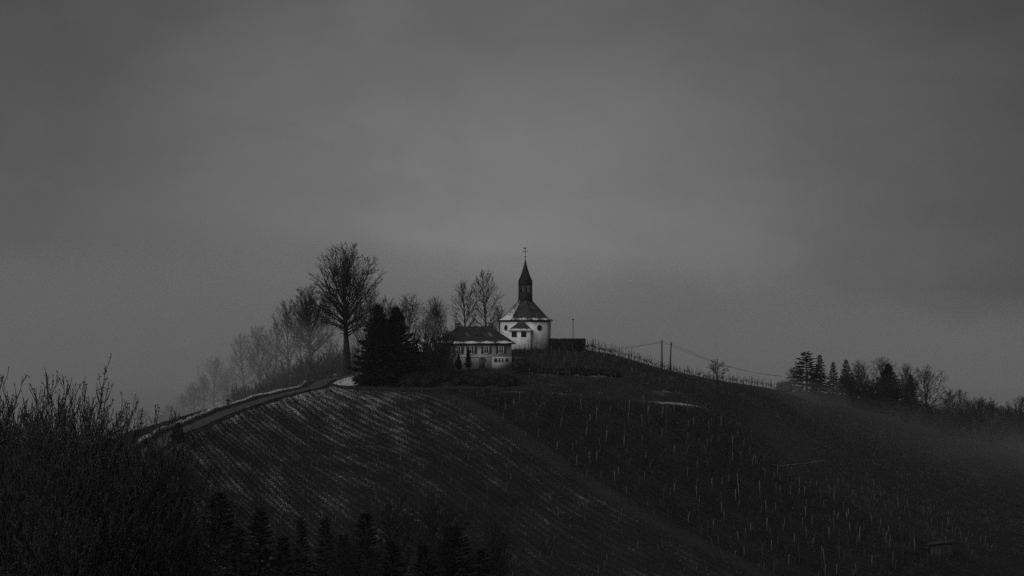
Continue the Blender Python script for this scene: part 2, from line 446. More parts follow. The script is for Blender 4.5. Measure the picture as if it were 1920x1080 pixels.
snow += .47 * (1 - left_field) * (1 - dark_field) * (XX > -8) * sstep(YY, 262, 266) * sstep(-YY, -303, -292) * (1 + .35 * fbm(XX, YY, 51, .3, 3)) * sstep(-XX, -75, -30)
tilled = np.clip(left_field + dark_field, 0, 1)
grassy = np.clip(0.35 + 0.4 * np.exp(-((VS - .8 * fbm(XX, YY, 31, .15, 2)) / 1.3) ** 2) * (YY < 262) * (1 + .6 * fbm(XX, YY, 33, .25, 3)) - 0.3 * dark_field - 0.05 * left_field + 0.4 * bump(XX, YY, 1450, 800, 14, 16) + 0.25 * bump(XX, YY, 1150, 725, 20, 8), 0, 1)
# a low bank and the ploughed ridges are real relief
ZZ = ZZ + onlane * 0.45 * np.exp(-((LSD - 3.0) / 0.8) ** 2) * (1 + .5 * fbm(XX, YY, 6, 1.1, 2))
ZZ = ZZ + tilled * (0.025 + 0.03 * fbm(XX, YY, 12, 0.3, 2)) * np.sin(VV * 6.2832 / 1.9)
ny, nx = XX.shape
idx = np.arange(nx * ny).reshape(ny, nx)
quads = np.stack([idx[:-1, :-1], idx[:-1, 1:], idx[1:, 1:], idx[1:, :-1]], -1).reshape(-1, 4)
g = link('ground', mesh_from('ground', np.stack([XX, YY, ZZ], -1).reshape(-1, 3), [quads], M['ground'], True,
         {'snow': snow.ravel(), 'tilled': tilled.ravel(), 'grassy': grassy.ravel(),
          'rowuv': np.stack([UU, VV, np.zeros_like(UU)], -1).reshape(-1, 3)}))
g['kind'] = 'structure'

def ribbon(name, line, width, mat, lift=0.06, cols=6):
    P = smooth_line(np.asarray(line)); T = np.gradient(P, axis=0); T /= np.linalg.norm(T, axis=1, keepdims=True)
    Nn = np.stack([-T[:, 1], T[:, 0]], -1)
    rows = []
    for s in np.linspace(-0.5, 0.5, cols):
        q = P + Nn * (s * width * (1 + .16 * np.sin(np.arange(len(P)) * 1.7) * np.sin(np.arange(len(P)) * .37 + s * 5)))[:, None]
        rows.append(np.stack([q[:, 0], q[:, 1], gz(q[:, 0], q[:, 1]) + lift], -1))
    V = np.stack(rows, 1); k = len(P)
    id_ = np.arange(k * cols).reshape(k, cols)
    f = np.stack([id_[:-1, :-1], id_[:-1, 1:], id_[1:, 1:], id_[1:, :-1]], -1).reshape(-1, 4)
    o = link(name, mesh_from(name, V.reshape(-1, 3), [f], mat, True)); o['kind'] = 'structure'
    return o
ribbon('path', SHADED_ROAD, 2.6, M['bark'], 0.1)  # road branch lying in shade; the shade is put into its dark colour
ribbon('road', LANE, 2.6, M['asphalt'], 0.12)
ribbon('path', [hit(px, py)[:2] for px, py in [(1448, 873), (1490, 870), (1550, 865)]], 0.2, M['stake'], 0.12, 3)

# ------------------------------------------------------------------ trees
def unit(v): return v / (np.linalg.norm(v) + 1e-9)
def rot_about(v, axis, a):
    axis = unit(axis)
    return v * math.cos(a) + np.cross(axis, v) * math.sin(a) + axis * (axis @ v) * (1 - math.cos(a))
def path_from(rng, p, d, L, k, wob, trop):
    pts = [p]; st = L / (k - 1)
    for i in range(k - 1):
        d = unit(d + rng.normal(0, wob, 3) + np.array([0, 0, trop]))
        pts.append(pts[-1] + d * st)
    return np.array(pts)
def ell_len(p, d, c, R):
    q = (p - c) / R; e = d / R
    A = e @ e; B = 2 * q @ e; C = q @ q - 1
    D = B * B - 4 * A * C
    if D < 0: return 0.0
    return max(0.0, (-B + math.sqrt(D)) / (2 * A))
def bare_tree(seed, H=20.0, Rc=6.0, first=0.28, zc=0.62, rz=0.38, limbs=26, sub=7, tw=5, fine=3, rad=0.32, low=85, top=14, trop=0.05, wob=0.10, lead=0.92, minr=0.013, scale_sub=0.5, ap=0.75):
    """trunk paths and crown paths of a leafless tree inside an ellipsoid crown"""
    rng = np.random.RandomState(seed)
    c = np.array([0, 0, zc * H]); R = np.array([Rc, Rc, rz * H])
    k = 12
    tp = path_from(rng, np.zeros(3), np.array([0, 0, 1.0]), lead * H, k, 0.022, 0.03)
    tr = rad * (1 - np.linspace(0, 1, k)) ** 0.8 + 0.03; tr[0] *= 1.35
    trunk = [(tp, tr)]; crown = []; az = rng.uniform(0, 6.28)
    for i in range(limbs):
        s = (i + rng.uniform(0, 1)) / limbs
        t = first + (0.99 - first) * s ** 0.9
        f = t * (k - 1); j = min(int(f), k - 2); p = tp[j] + (tp[j + 1] - tp[j]) * (f - j)
        az += 2.4 + rng.normal(0, 0.25)
        an = RAD(low + (top - low) * s ** ap + rng.normal(0, 6))
        d = np.array([math.sin(an) * math.cos(az), math.sin(an) * math.sin(az), math.cos(an)])
        L = ell_len(p, d, c, R) * rng.uniform(0.9, 1.03)
        if L < 0.4: continue
        r0 = min(0.55 * np.interp(f, range(k), tr), 0.03 + 0.026 * L)
        lp = path_from(rng, p, d, L, 7, wob, trop); lr = np.linspace(r0, minr * 1.3, 7)
        crown.append((lp, lr))
        stack = [(lp, lr, L, 1)]
        while stack:
            bp, br, bl, lv = stack.pop()
            n = {1: sub, 2: tw, 3: fine}.get(lv, 0)
            n = max(0, int(round(n * (min(1.3, 0.45 + bl / (Rc * 0.9)) if lv == 1 else 1) + rng.uniform(-0.5, 0.5))))
            for q in range(n):
                t2 = 0.18 + 0.8 * (q + rng.uniform(0, 1)) / max(n, 1)
                f2 = t2 * (len(bp) - 1); j2 = min(int(f2), len(bp) - 2)
                p2 = bp[j2] + (bp[j2 + 1] - bp[j2]) * (f2 - j2); bd = unit(bp[j2 + 1] - bp[j2])
                ax = np.cross(bd, rng.normal(0, 1, 3))
                d2 = rot_about(bd, ax, RAD(rng.uniform(22, 52)))
                l2 = bl * (1 - t2 * 0.62) * scale_sub * rng.uniform(0.75, 1.15)
                l2 = min(l2, max(0.35, ell_len(p2, d2, c, R * 1.04)))
                r2 = max(minr, min(0.6 * np.interp(f2, range(len(bp)), br), 0.012 + 0.016 * l2))
                kk = 4 if lv < 3 else 3
                np_ = path_from(rng, p2, d2, l2, kk, wob * 1.2, trop * 1.2)
                nr = np.linspace(r2, minr, kk)
                crown.append((np_, nr))
                if lv < 3: stack.append((np_, nr, l2, lv + 1))
    return trunk, crown

def make_tree_meshes(name, **kw):
    t, c = bare_tree(**kw)
    V1, F1 = tubes(t, 8); V2, F2 = tubes([p for p in c if len(p[0]) > 4], 5)
    V3, F3 = tubes([p for p in c if len(p[0]) <= 4], 3)
    return (mesh_from('trunk', V1, F1, M['bark'], True),
            mesh_from('crown', np.concatenate([V2, V3]), list(F2) + [f + len(V2) for f in F3], M['twig']))

TREES = {
    'lime': (make_tree_meshes('lime', seed=11, H=24, Rc=6.0, first=0.27, zc=0.67, rz=0.335, limbs=84, sub=10, tw=5, fine=2, rad=0.62, low=110, top=5, trop=0.02, wob=0.07, lead=0.66, minr=0.018, scale_sub=0.42, ap=0.78), 24, 6.0),
    'broad': (make_tree_meshes('broad', seed=21, H=20, Rc=6.0, first=0.26, zc=0.61, rz=0.39, limbs=42, sub=8, tw=5, fine=3, rad=0.34, low=88, top=6, trop=0.02, lead=0.74, minr=0.017, scale_sub=0.42, ap=0.85), 20, 6.0),
    'leader': (make_tree_meshes('leader', seed=32, H=20, Rc=4.6, first=0.24, zc=0.6, rz=0.40, limbs=40, sub=7, tw=4, fine=2, rad=0.26, low=78, top=18, trop=0.07, lead=0.97, minr=0.016), 20, 4.6),
    'vase': (make_tree_meshes('vase', seed=43, H=20, Rc=5.2, first=0.3, zc=0.66, rz=0.35, limbs=26, sub=8, tw=5, fine=3, rad=0.3, low=52, top=12, trop=0.03, lead=0.7, minr=0.017), 20, 5.2),
    'spreading': (make_tree_meshes('spreading', seed=54, H=20, Rc=8.5, first=0.16, zc=0.58, rz=0.42, limbs=32, sub=8, tw=5, fine=2, rad=0.42, low=92, top=14, trop=0.045, wob=0.17, lead=0.75, minr=0.022), 20, 8.5),
    'slender': (make_tree_meshes('slender', seed=65, H=20, Rc=3.2, first=0.2, zc=0.6, rz=0.40, limbs=36, sub=6, tw=4, fine=2, rad=0.2, low=70, top=16, trop=0.08, lead=0.96, minr=0.016), 20, 3.2),
    'small': (make_tree_meshes('small', seed=76, H=6, Rc=2.4, first=0.42, zc=0.68, rz=0.33, limbs=16, sub=6, tw=4, fine=2, rad=0.11, low=86, top=20, trop=0.02, wob=0.22, lead=0.75, minr=0.014), 6, 2.4),
}
def shrub_meshes(seed, H=4.0, spread=1.9, stems=16, sub=6, tw=4, minr=0.012, up=0.12, lean=42):
    rng = np.random.RandomState(seed); stems_p, tw_p = [], []
    for i in range(stems):
        a = rng.uniform(0, 6.28); an = RAD(rng.uniform(3, lean)); r = rng.uniform(0, 0.35 * spread)
        p = np.array([r * math.cos(a), r * math.sin(a), -0.1])
        d = np.array([math.sin(an) * math.cos(a), math.sin(an) * math.sin(a), math.cos(an)])
        L = H * rng.uniform(0.7, 1.02)
        sp = path_from(rng, p, d, L, 7, 0.09, up); stems_p.append((sp, np.linspace(0.012 + 0.009 * H, minr, 7)))
        st = [(sp, L, 1)]
        while st:
            bp, bl, lv = st.pop(); n = sub if lv == 1 else tw
            for q in range(n):
                t2 = 0.2 + 0.78 * (q + rng.uniform(0, 1)) / n; f2 = t2 * (len(bp) - 1); j2 = min(int(f2), len(bp) - 2)
                p2 = bp[j2] + (bp[j2 + 1] - bp[j2]) * (f2 - j2); bd = unit(bp[j2 + 1] - bp[j2])
                d2 = rot_about(bd, np.cross(bd, rng.normal(0, 1, 3)), RAD(rng.uniform(18, 48)))
                l2 = bl * (1 - 0.6 * t2) * 0.5 * rng.uniform(0.7, 1.2)
                np_ = path_from(rng, p2, d2, l2, 4, 0.12, up * 1.3); tw_p.append((np_, np.linspace(minr * 1.5, minr * 0.9, 4)))
                if lv < 2: st.append((np_, l2, lv + 1))
    return stems_p, tw_p
def shrub_pair(seed, **kw):
    a, b = shrub_meshes(seed, **kw)
    V1, F1 = tubes(a, 5); V2, F2 = tubes(b, 3)
    return mesh_from('stems', V1, F1, M['bark'], True), mesh_from('twigs', V2, F2, M['twig'])
SHRUBS = [(shrub_pair(5, H=4.0, stems=18, sub=7, tw=4, minr=0.017), 4.0), (shrub_pair(6, H=4.0, stems=22, sub=6, tw=5, minr=0.017, lean=58, up=0.07), 4.0)]

def quads_mesh(name, P, D, W, mat):
    """rhombus blades: base points P, vectors D, half-width vectors W"""
    n = len(P)
    V = np.stack([P, P + D * 0.45 + W, P + D, P + D * 0.45 - W], 1).reshape(-1, 3)
    return mesh_from(name, V, [np.arange(n * 4).reshape(n, 4)], mat)
def conifer_meshes(seed, H=14.0, R=3.5, nb=170, asc0=-12, asc1=45, per=16, sl=0.85, sw=0.13, power=0.85, bare=0.03, jit=0.3, mat='needle', droop=-0.04, gap=0.0, tips=0):
    rng = np.random.RandomState(seed); P, D, W, br = [], [], [], []
    for i in range(nb):
        t = bare + (0.985 - bare) * ((i + rng.uniform(0, 1)) / nb) ** 0.9
        if gap and math.sin(t * 38 + 1.0) < -1 + gap: continue
        az = i * 2.39996 + rng.normal(0, 0.3)
        L = (R * (1 - t) ** power + 0.12) * rng.uniform(1 - jit, 1 + jit * 0.45)
        el = RAD(asc0 + (asc1 - asc0) * t + rng.normal(0, 6))
        d = np.array([math.cos(el) * math.cos(az), math.cos(el) * math.sin(az), math.sin(el)])
        bp = path_from(rng, np.array([0, 0, t * H]), d, L, 5, 0.05, droop)
        br.append((bp, np.linspace(0.02 + 0.012 * L, 0.01, 5)))
        n = max(4, int(per * (0.35 + L / R)))
        f = rng.uniform(0.12, 1.0, n) ** 0.8 * 4; j = np.minimum(f.astype(int), 3)
        p = bp[j] + (bp[j + 1] - bp[j]) * (f - j)[:, None]
        bd = bp[j + 1] - bp[j]; bd /= np.linalg.norm(bd, axis=1, keepdims=True)
        sidev = np.cross(bd, [0, 0, 1.0]); sidev /= np.linalg.norm(sidev, axis=1, keepdims=True) + 1e-9
        sg = rng.choice([-1, 1], n)[:, None]
        dd = bd * rng.uniform(0.5, 1.0, (n, 1)) + sidev * sg * rng.uniform(0.1, 0.9, (n, 1)) + np.array([0, 0, 1.0]) * rng.uniform(-0.3, 0.25, (n, 1))
        dd /= np.linalg.norm(dd, axis=1, keepdims=True)
        ln = sl * rng.uniform(0.6, 1.15, (n, 1)) * (0.45 + 0.75 * (1 - t))
        w = np.cross(dd, rng.normal(0, 1, (n, 3)) + np.array([0, 0, 0.6])); w /= np.linalg.norm(w, axis=1, keepdims=True) + 1e-9
        if tips:
            tp_ = np.repeat(bp[-1:], tips, 0); td = unit(bp[-1] - bp[-2]) + rng.normal(0, .22, (tips, 3)) + np.array([0, 0, .15])
            P.append(tp_ - td * .25); D.append(td * sl * rng.uniform(.8, 1.25, (tips, 1))); W.append(np.cross(td, [0, 0, 1.0]) * sw * .7)
        P.append(p); D.append(dd * ln); W.append(w * sw * rng.uniform(0.7, 1.2, (n, 1)) * (0.5 + 0.6 * (1 - t)))
    P, D, W = map(np.concatenate, (P, D, W))
    trunk = [(np.array([[0, 0, -0.3], [0, 0, H * 0.5], [0, 0, H * 0.985]]), np.array([0.02 * H, 0.011 * H, 0.012]))]
    V1, F1 = tubes(trunk, 7); V2, F2 = tubes(br, 3)
    return mesh_from('trunk', np.concatenate([V1, V2]), list(F1) + [f + len(V1) for f in F2], M['bark']), quads_mesh('crown', P, D, W, M[mat])
CON = {
    'dense': (conifer_meshes(3, H=14, R=4.8, nb=240, asc0=2, asc1=58, per=36, sl=1.25, sw=0.2, power=0.8, jit=0.68, tips=5), 14, 4.2),
    'densetwo': (conifer_meshes(4, H=14, R=3.9, nb=210, asc0=4, asc1=60, per=34, sl=1.1, sw=0.19, power=0.8, jit=0.66, tips=5), 14, 3.4),
    'layered': (conifer_meshes(7, H=14, R=4.0, nb=130, asc0=-14, asc1=30, per=34, sl=1.1, sw=0.2, power=0.55, bare=0.06, jit=0.55, mat='spruce'), 14, 4.0),
    'spire': (conifer_meshes(8, H=12, R=2.3, nb=190, asc0=-22, asc1=40, per=22, sl=0.7, sw=0.13, power=0.9, jit=0.35, mat='spruce'), 12, 2.3),
    'spruce': (conifer_meshes(9, H=13, R=3.2, nb=230, asc0=-24, asc1=34, per=90, sl=0.55, sw=0.06, power=0.92, jit=0.3, tips=2, mat='spruce'), 13, 3.2),
    'sprucetwo': (conifer_meshes(10, H=13, R=2.7, nb=210, asc0=-26, asc1=30, per=84, sl=0.5, sw=0.06, power=0.95, jit=0.38, tips=2, mat='spruce'), 13, 2.7),
    'column': (conifer_meshes(12, H=3.5, R=0.62, nb=150, asc0=48, asc1=82, per=16, sl=0.42, sw=0.07, power=0.45, jit=0.25), 3.5, 0.62),
}

def place(name, meshes, base, sx, sz, rz, label, cat, group=None):
    o = empty(name, base, label, cat, group, rz); o.scale = (sx, sx, sz)
    for me in meshes:
        c = bpy.data.objects.new(me.name.split('.')[0], me); COL.objects.link(c); c.parent = o
    return o
def tree_px(name, kind, px, top, d, halfw, label, rz=0.0, group=None, lib=None, cat='tree', sink=0.15, base=None):
    (me, H, R) = (lib or TREES)[kind]
    b = gpt(px, d)
    if base is not None: b[2] = zrow(base, d)
    h = zrow(top, d) - b[2] + sink; b[2] -= sink
    return place(name, me, b, halfw / F_PX * d / R, h / H, rz, label, cat, group)

G1 = 'bare trees fading into the fog behind the lane'
G2 = 'bare trees behind the farmhouse and chapel'
G3 = 'trees on the far spur'
tree_px('bare_tree', 'lime', 651, 456, 300, 74, 'tallest bare tree, dark domed crown beside the black conifers', 0.4)
for kind, px, top, d, hw, rz, lab in [
    ('lime', 582, 535, 352, 50, 1.2, 'grey domed bare tree standing next to the tallest tree'),
    ('broad', 541, 561, 370, 42, 0.3, 'pale bare tree with forked pointed top, second step down the foggy row'),
    ('slender', 517, 601, 392, 26, 2.0, 'thin faint bare tree squeezed between two wider trees in the foggy row'),
    ('vase', 489, 609, 380, 36, 0.9, 'foggy bare tree with upright fan of limbs above the bend of the lane'),
    ('leader', 459, 624, 405, 33, 2.6, 'foggy bare tree with straight leader and level side branches'),
    ('leader', 437, 664, 470, 22, 0.5, 'very faint slim bare tree behind the wayside shrine'),
    ('broad', 401, 667, 450, 41, 3.1, 'faint round crowned bare tree behind the wayside shrine'),
    ('vase', 366, 716, 440, 28, 1.7, 'ghostly bare tree low in the fog, crown hardly darker than the sky'),
    ('broad', 343, 738, 450, 24, 2.2, 'ghostly small bare tree behind the roadside posts'),
    ('slender', 268, 764, 380, 17, 1.1, 'small lone bare tree low in fog at the foot of the lane'),
    ('vase', 300, 775, 440, 24, 2.9, 'blurred low tree in the fog between lone tree and roadside posts'),
    ('broad', 612, 560, 408, 30, 3.7, 'grey bare tree showing between the tallest tree and its domed neighbour'),
    ('leader', 562, 588, 395, 26, 4.1, 'grey bare tree in the gap right of the forked pointed one'),
    ('broad', 502, 640, 430, 26, 4.4, 'faint bare tree filling the gap between the upright fan and the thin tree'),
    ('broad', 473, 652, 460, 24, 5.2, 'faint bare tree behind the straight leader with level branches'),
    ('vase', 420, 690, 430, 24, 4.9, 'very faint bare tree between the round crowned and the slim one'),
    ('broad', 384, 702, 440, 22, 5.7, 'very faint bare tree just below the round crowned one'),
    ('vase', 320, 756, 450, 20, .2, 'vanishing bare tree above the roadside posts, thinnest in the fog'),
    ('leader', 674, 560, 352, 30, 2.2, 'slanting bare crown between the tallest tree and the black conifers'),
]: tree_px('bare_tree', kind, px, top, d, hw, lab, rz, G1)
for kind, px, top, d, hw, rz, lab in [
    ('broad', 696, 532, 345, 37, 0.8, 'wide twiggy bare tree right behind the black conifers'),
    ('vase', 727, 557, 380, 34, 2.4, 'brushy bare tree above the gap between both conifer tips'),
    ('vase', 768, 549, 385, 37, 0.2, 'fan shaped bare tree between the conifers and the farmhouse'),
    ('lime', 817, 556, 430, 29, 1.9, 'palest mushroom crowned bare tree behind the farmhouse roof'),
    ('broad', 797, 590, 430, 22, 2.9, 'low pale bare tree under the mushroom crowned one'),
    ('leader', 874, 526, 345, 35, 1.0, 'bare tree above the farmhouse ridge, shorter of the tall pair'),
    ('leader', 913, 506, 345, 38, 2.7, 'tall bare tree above the farmhouse beside the chapel roof'),
    ('broad', 938, 572, 390, 24, 0.4, 'faint low bare tree half hidden by the chapel'),
]: tree_px('bare_tree', kind, px, top, d, hw, lab, rz, G2)
# brush under the foggy row
rng = np.random.RandomState(77)
for i in range(30):
    px = 440 + i * 7.6 + rng.uniform(-4, 4); d = rng.uniform(312, 350); b = gpt(px, d)
    top = 722 - (px - 490) * 0.36 - rng.uniform(0, 30)
    h = max(1.5, zrow(top, d) - b[2])
    (me, H) = SHRUBS[i % 2]
    place('bare_shrub', me, b, h / H * 0.75, h / H, rng.uniform(0, 6.28), 'leafless shrub in the dark brush under the foggy tree row', 'shrub', 'brush under the foggy trees')

# far spur on the right
for kind, px, top, d, hw, rz, lib, lab in [
    ('layered', 1512, 660, 372, 36, 0.6, CON, 'ragged tall spruce with long level branches, first on the far spur'),
    ('spire', 1537, 665, 370, 21, 1.5, CON, 'slim spruce leaning against the ragged tall one'),
    ('spire', 1562, 678, 384, 18, 0.2, CON, 'narrow spruce standing alone between two neighbours on the far spur'),
    ('spire', 1586, 674, 386, 22, 2.2, CON, 'pointed spruce with broad skirt, last conifer before the bare trees of the spur'),
    ('densetwo', 1664, 684, 398, 26, 0.9, CON, 'blunt dark evergreen wrapped in bare branches on the far spur'),
    ('densetwo', 1706, 704, 390, 15, 2.0, CON, 'small dark evergreen beside the black spreading tree'),
]: tree_px('evergreen_tree', kind, px, top, d, hw, lab, rz, G3, lib)
for kind, px, top, d, hw, rz, lab in [
    ('vase', 1489, 688, 366, 19, 0.3, 'low brushy bare tree left of the ragged tall spruce'),
    ('vase', 1613, 674, 402, 22, 1.4, 'pale vase shaped bare tree right of the last spruce'),
    ('broad', 1655, 669, 408, 33, 0.7, 'large misty bare tree behind the blunt dark evergreen'),
    ('broad', 1697, 681, 408, 26, 2.1, 'misty bare tree between evergreen and black spreading tree'),
    ('spreading', 1738, 683, 350, 46, 0.5, 'black spreading bare tree with clear round crown on the far spur'),
    ('spreading', 1776, 728, 376, 24, 1.9, 'small crooked bare tree below the black spreading tree'),
    ('leader', 1803, 729, 372, 20, 0.9, 'upright bare tree third from the photo edge side of the spur'),
    ('vase', 1832, 744, 372, 24, 2.3, 'bushy bare tree on the falling end of the spur, beside the upright one'),
    ('broad', 1858, 752, 370, 24, 0.4, 'dim bare tree on the falling end of the spur'),
    ('vase', 1882, 760, 368, 22, 1.2, 'dim brushy bare tree near the picture edge'),
    ('broad', 1912, 742, 390, 28, 2.7, 'faint bare tree cut by the picture edge'),
]: tree_px('bare_tree', kind, px, top, d, hw, lab, rz, G3)
rng = np.random.RandomState(5)
for i in range(40):
    px = 1590 + i * 8.5 + rng.uniform(-5, 5); d = rng.uniform(345, 375); b = gpt(px, d)
    h = rng.uniform(4.0, 8.5) * (.5 if 1695 < px < 1785 else 1); (me, H) = SHRUBS[i % 2]
    place('bare_shrub', me, b, h / H * .95, h / H, rng.uniform(0, 6.28), 'dark leafless shrub in the thicket at the foot of the spur trees', 'shrub', 'thicket below the spur trees')
tree_px('bare_tree', 'small', 1344, 672, 290, 26, 'small crooked bare tree standing alone on the slope beside the cables', 0.9, base=737)

# evergreens at the farmhouse
tree_px('conifer', 'densetwo', 724, 602, 274, 44, 'black conifer filling the notch between both sharp conifer tips', 5.1, None, CON, base=727)
tree_px('conifer', 'dense', 709, 580, 275, 44, 'broad black conifer beside the snowy bank at the lane', 0.4, None, CON, base=727)
tree_px('conifer', 'densetwo', 742, 580, 276, 50, 'black conifer with single sharp tip next to the farmhouse shrubs', 1.4, None, CON, base=727)
tree_px('conifer', 'densetwo', 699, 600, 272, 23, 'shorter black conifer leaning out over the snowy bank', 2.4, None, CON, base=726)
tree_px('column_cypress', 'column', 859.5, 664, 280.5, 6.5, 'narrow cone shaped evergreen at the corner of the farmhouse front', 0, None, CON, 'shrub', base=692)
tree_px('column_cypress', 'column', 878, 655, 280, 6.5, 'taller spindle shaped evergreen before the second farmhouse window', 1, None, CON, 'shrub', base=692)

# ------------------------------------------------------------------ rounded leafy bushes / hedges
def leafy(name, size, n, seed, mat, leaf=0.16, boxy=False):
    """closed dark core plus many leaf faces through its outer shell"""
    rng = np.random.RandomState(seed); sx, sy, sz = size
    if boxy:
        P = rng.uniform(-1, 1, (n, 3)); ax = rng.randint(0, 3, n); P[np.arange(n), ax] = np.sign(P[np.arange(n), ax]) * rng.uniform(0.86, 1.02, n)
        Nn = np.zeros((n, 3)); Nn[np.arange(n), ax] = np.sign(P[np.arange(n), ax])
        P[:, 2] = (P[:, 2] + 1) / 2
        P = P * np.array([sx / 2, sy / 2, sz])
    else:
        Nn = rng.normal(0, 1, (n, 3)); Nn /= np.linalg.norm(Nn, axis=1, keepdims=True)
        lump = 1 + 0.16 * np.sin(Nn[:, 0] * 5 + seed) * np.sin(Nn[:, 1] * 6 + 1) + 0.12 * np.sin(Nn[:, 2] * 9 + seed)
        P = Nn * (rng.uniform(0.72, 1.03, n) * lump)[:, None]
        P[:, 2] = P[:, 2] * 0.55 + 0.45
        P = P * np.array([sx / 2, sy / 2, sz])
    D = Nn + rng.normal(0, 0.7, (n, 3)); D /= np.linalg.norm(D, axis=1, keepdims=True)
    W = np.cross(D, rng.normal(0, 1, (n, 3))); W /= np.linalg.norm(W, axis=1, keepdims=True)
    V = np.stack([P, P + D * leaf * .5 + W * leaf * .35, P + D * leaf, P + D * leaf * .5 - W * leaf * .35], 1).reshape(-1, 3)
    F = [np.arange(n * 4).reshape(n, 4)]
    mb = MB()
    if boxy: mb.box((0, 0, sz * 0.48), (sx * 0.9, sy * 0.86, sz * 0.92))
    else: mb.lathe([(0.02, 0.0), (0.36 * sx, 0.06 * sz), (0.41 * sx, 0.4 * sz), (0.3 * sx, 0.7 * sz), (0.02, 0.84 * sz)], 10)
    mb.add(V, F)
    return mesh_from(name, np.concatenate(mb.V), mb.F, mat)

def bush_px(px, base, d, w, h, seed, label, group=None, mat='hedge', name='bush', cat='bush'):
    b = gpt(px, d)
    if base is not None: b[2] = zrow(base, d) - 0.1
    o = link(name, leafy(name, (w, w * 0.8, h), int(900 * max(1, w * h / 4)), seed, M[mat])); o.location = tuple(b)
    return tag(o, label, cat, group)
bush_px(969, 693, 279, 2.0, 1.9, 1, 'dark round bush standing at the end wall of the farmhouse')
bush_px(1472, 736, 350, 4.6, 2.9, 3, 'dark rounded bush at the end of the skyline vines')
bush_px(976, 690, 287, 1.5, 1.3, 6, 'small dark bush at the foot of the vineyard bank beside the farmhouse')
rng = np.random.RandomState(9)
for i in range(19):
    px = 764 + i * 11 + rng.uniform(-5, 5); d = rng.uniform(268.5, 275)
    bush_px(px, None, d, rng.uniform(2.0, 3.4), rng.uniform(1.0, 2.0) + (1.0 if px < 850 else 0), 20 + i, 'low dark bush in the hedge along the garden before the farmhouse', 'low bushes before the farmhouse')
for i, (px, d, top, base, lab) in enumerate([
    (764, 279, 622, 712, 'dark leafless shrub against the sharp tipped conifer'), (786, 281, 628, 712, 'wide leafless shrub in front of the snowy shed roof'),
    (812, 280, 606, 708, 'tall upright leafless shrub between shed roof and farmhouse'), (832, 281, 612, 704, 'leafless shrub hiding the shaded end of the farmhouse'),
    (820, 277, 632, 708, 'lower leafless shrub before the shaded end of the farmhouse'), (800, 276, 645, 712, 'low spreading leafless shrub under the snowy shed roof'),
    (846, 276, 676, 702, 'knee high leafless shrub beside the cone shaped evergreen')]):
    b = gpt(px, d); b[2] = zrow(base, d); h = zrow(top, d) - b[2]; (me, H) = SHRUBS[(i + 1) % 2]
    place('bare_shrub', me, b, h / H * 0.62, h / H, i * 1.3, lab, 'shrub', 'leafless shrubs beside the farmhouse')
for i in range(16):
    px = 992 + i * 10.5 + rng.uniform(-4, 4)
    bush_px(px, None, 281.5 + rng.uniform(-1, 1) + max(0, px - 1100) * .02, rng.uniform(1.8, 3.2), rng.uniform(.6, 1.25), 60 + i, 'low dark bramble on the terrace below the chapel bank', 'brambles on the terrace', 'hedge', 'bramble', 'bramble')
# clipped hedge by the chapel
b = gpt(1063, 299); b[2] = zrow(658, 299)
o = link('hedge', leafy('hedge', (7.0, 1.6, 2.35), 7000, 41, M['hedge'], 0.15, True)); o.location = tuple(b)
tag(o, 'dark clipped box hedge standing beside the white chapel', 'hedge')

# ------------------------------------------------------------------ chapel
CD = 305.0
cb = np.array([xcol(985, CD), CD, zrow(657, CD) - 0.6])
pm = F_PX / CD                                            # photo pixels per metre at the chapel
def cz(row): return zrow(row, CD) - cb[2]
ch = empty('chapel', cb, 'white octagonal chapel with dark tiled roof and slate spire on the hilltop', 'chapel')
R8 = 48.0 / pm
# octagon: photo angle a is measured with 90 deg towards the camera, so world angle = -a
rot8 = -RAD(77)
EV = cz(600.5)
MB().lathe([(R8, 0), (R8, EV + 0.05)], 8, rot=rot8).build('wall', M['plaster'], ch)
MB().lathe([(R8 + 0.12, EV - 0.28), (R8 + 0.2, EV - 0.1), (R8 + 0.28, EV + 0.02), (0.3, EV + 0.1)], 8, rot=rot8).build('cornice', M['darkwood'], ch)
MB().lathe([(R8 + 0.06, 0), (R8 + 0.06, 0.7)], 8, rot=rot8).build('plinth', M['greyplaster'], ch)
def oct_roof(profile, rot, snowfun, sub=6):
    """eight-sided roof with subdivided faces so that the snow attribute can vary"""
    n = 8 * sub; V, A = [], []
    for r, z in profile:
        for i in range(n):
            k, f = divmod(i, sub); f /= sub
            a0, a1 = rot + k * math.pi / 4, rot + (k + 1) * math.pi / 4
            x = r * (math.cos(a0) * (1 - f) + math.cos(a1) * f); y = r * (math.sin(a0) * (1 - f) + math.sin(a1) * f)
            V.append((x, y, z)); A.append(snowfun(x, y, r, z))
    F = [[j * n + i, j * n + (i + 1) % n, (j + 1) * n + (i + 1) % n, (j + 1) * n + i] for j in range(len(profile) - 1) for i in range(n)]
    return V, [np.array(F), np.array([list(range(n))[::-1]]), np.array([[(len(profile) - 1) * n + i for i in range(n)]])], A
TB = cz(561)
def chapel_snow(x, y, r, z):
    a = math.degrees(math.atan2(-y, x)) % 360           # photo angle
    s = 0.0
    if 124 <= a <= 170 or a > 190: s += 0.50 - 0.05 * max(0, z - EV)
    s += 0.62 * math.exp(-((z - EV - 0.25) / 0.33) ** 2) * (0.75 + 0.25 * math.sin(a * 0.21))
    return s
prof = []
for f in np.linspace(0, 1, 14):
    if f < 0.2: r = R8 + 0.45 - f / 0.2 * 0.95; z = EV + f / 0.2 * 0.5
    else:
        g_ = (f - 0.2) / 0.8; r = (R8 - 0.5) * (1 - g_) + 1.05 * g_; z = EV + 0.5 + (TB - EV - 0.5) * g_
    prof.append((r, z))
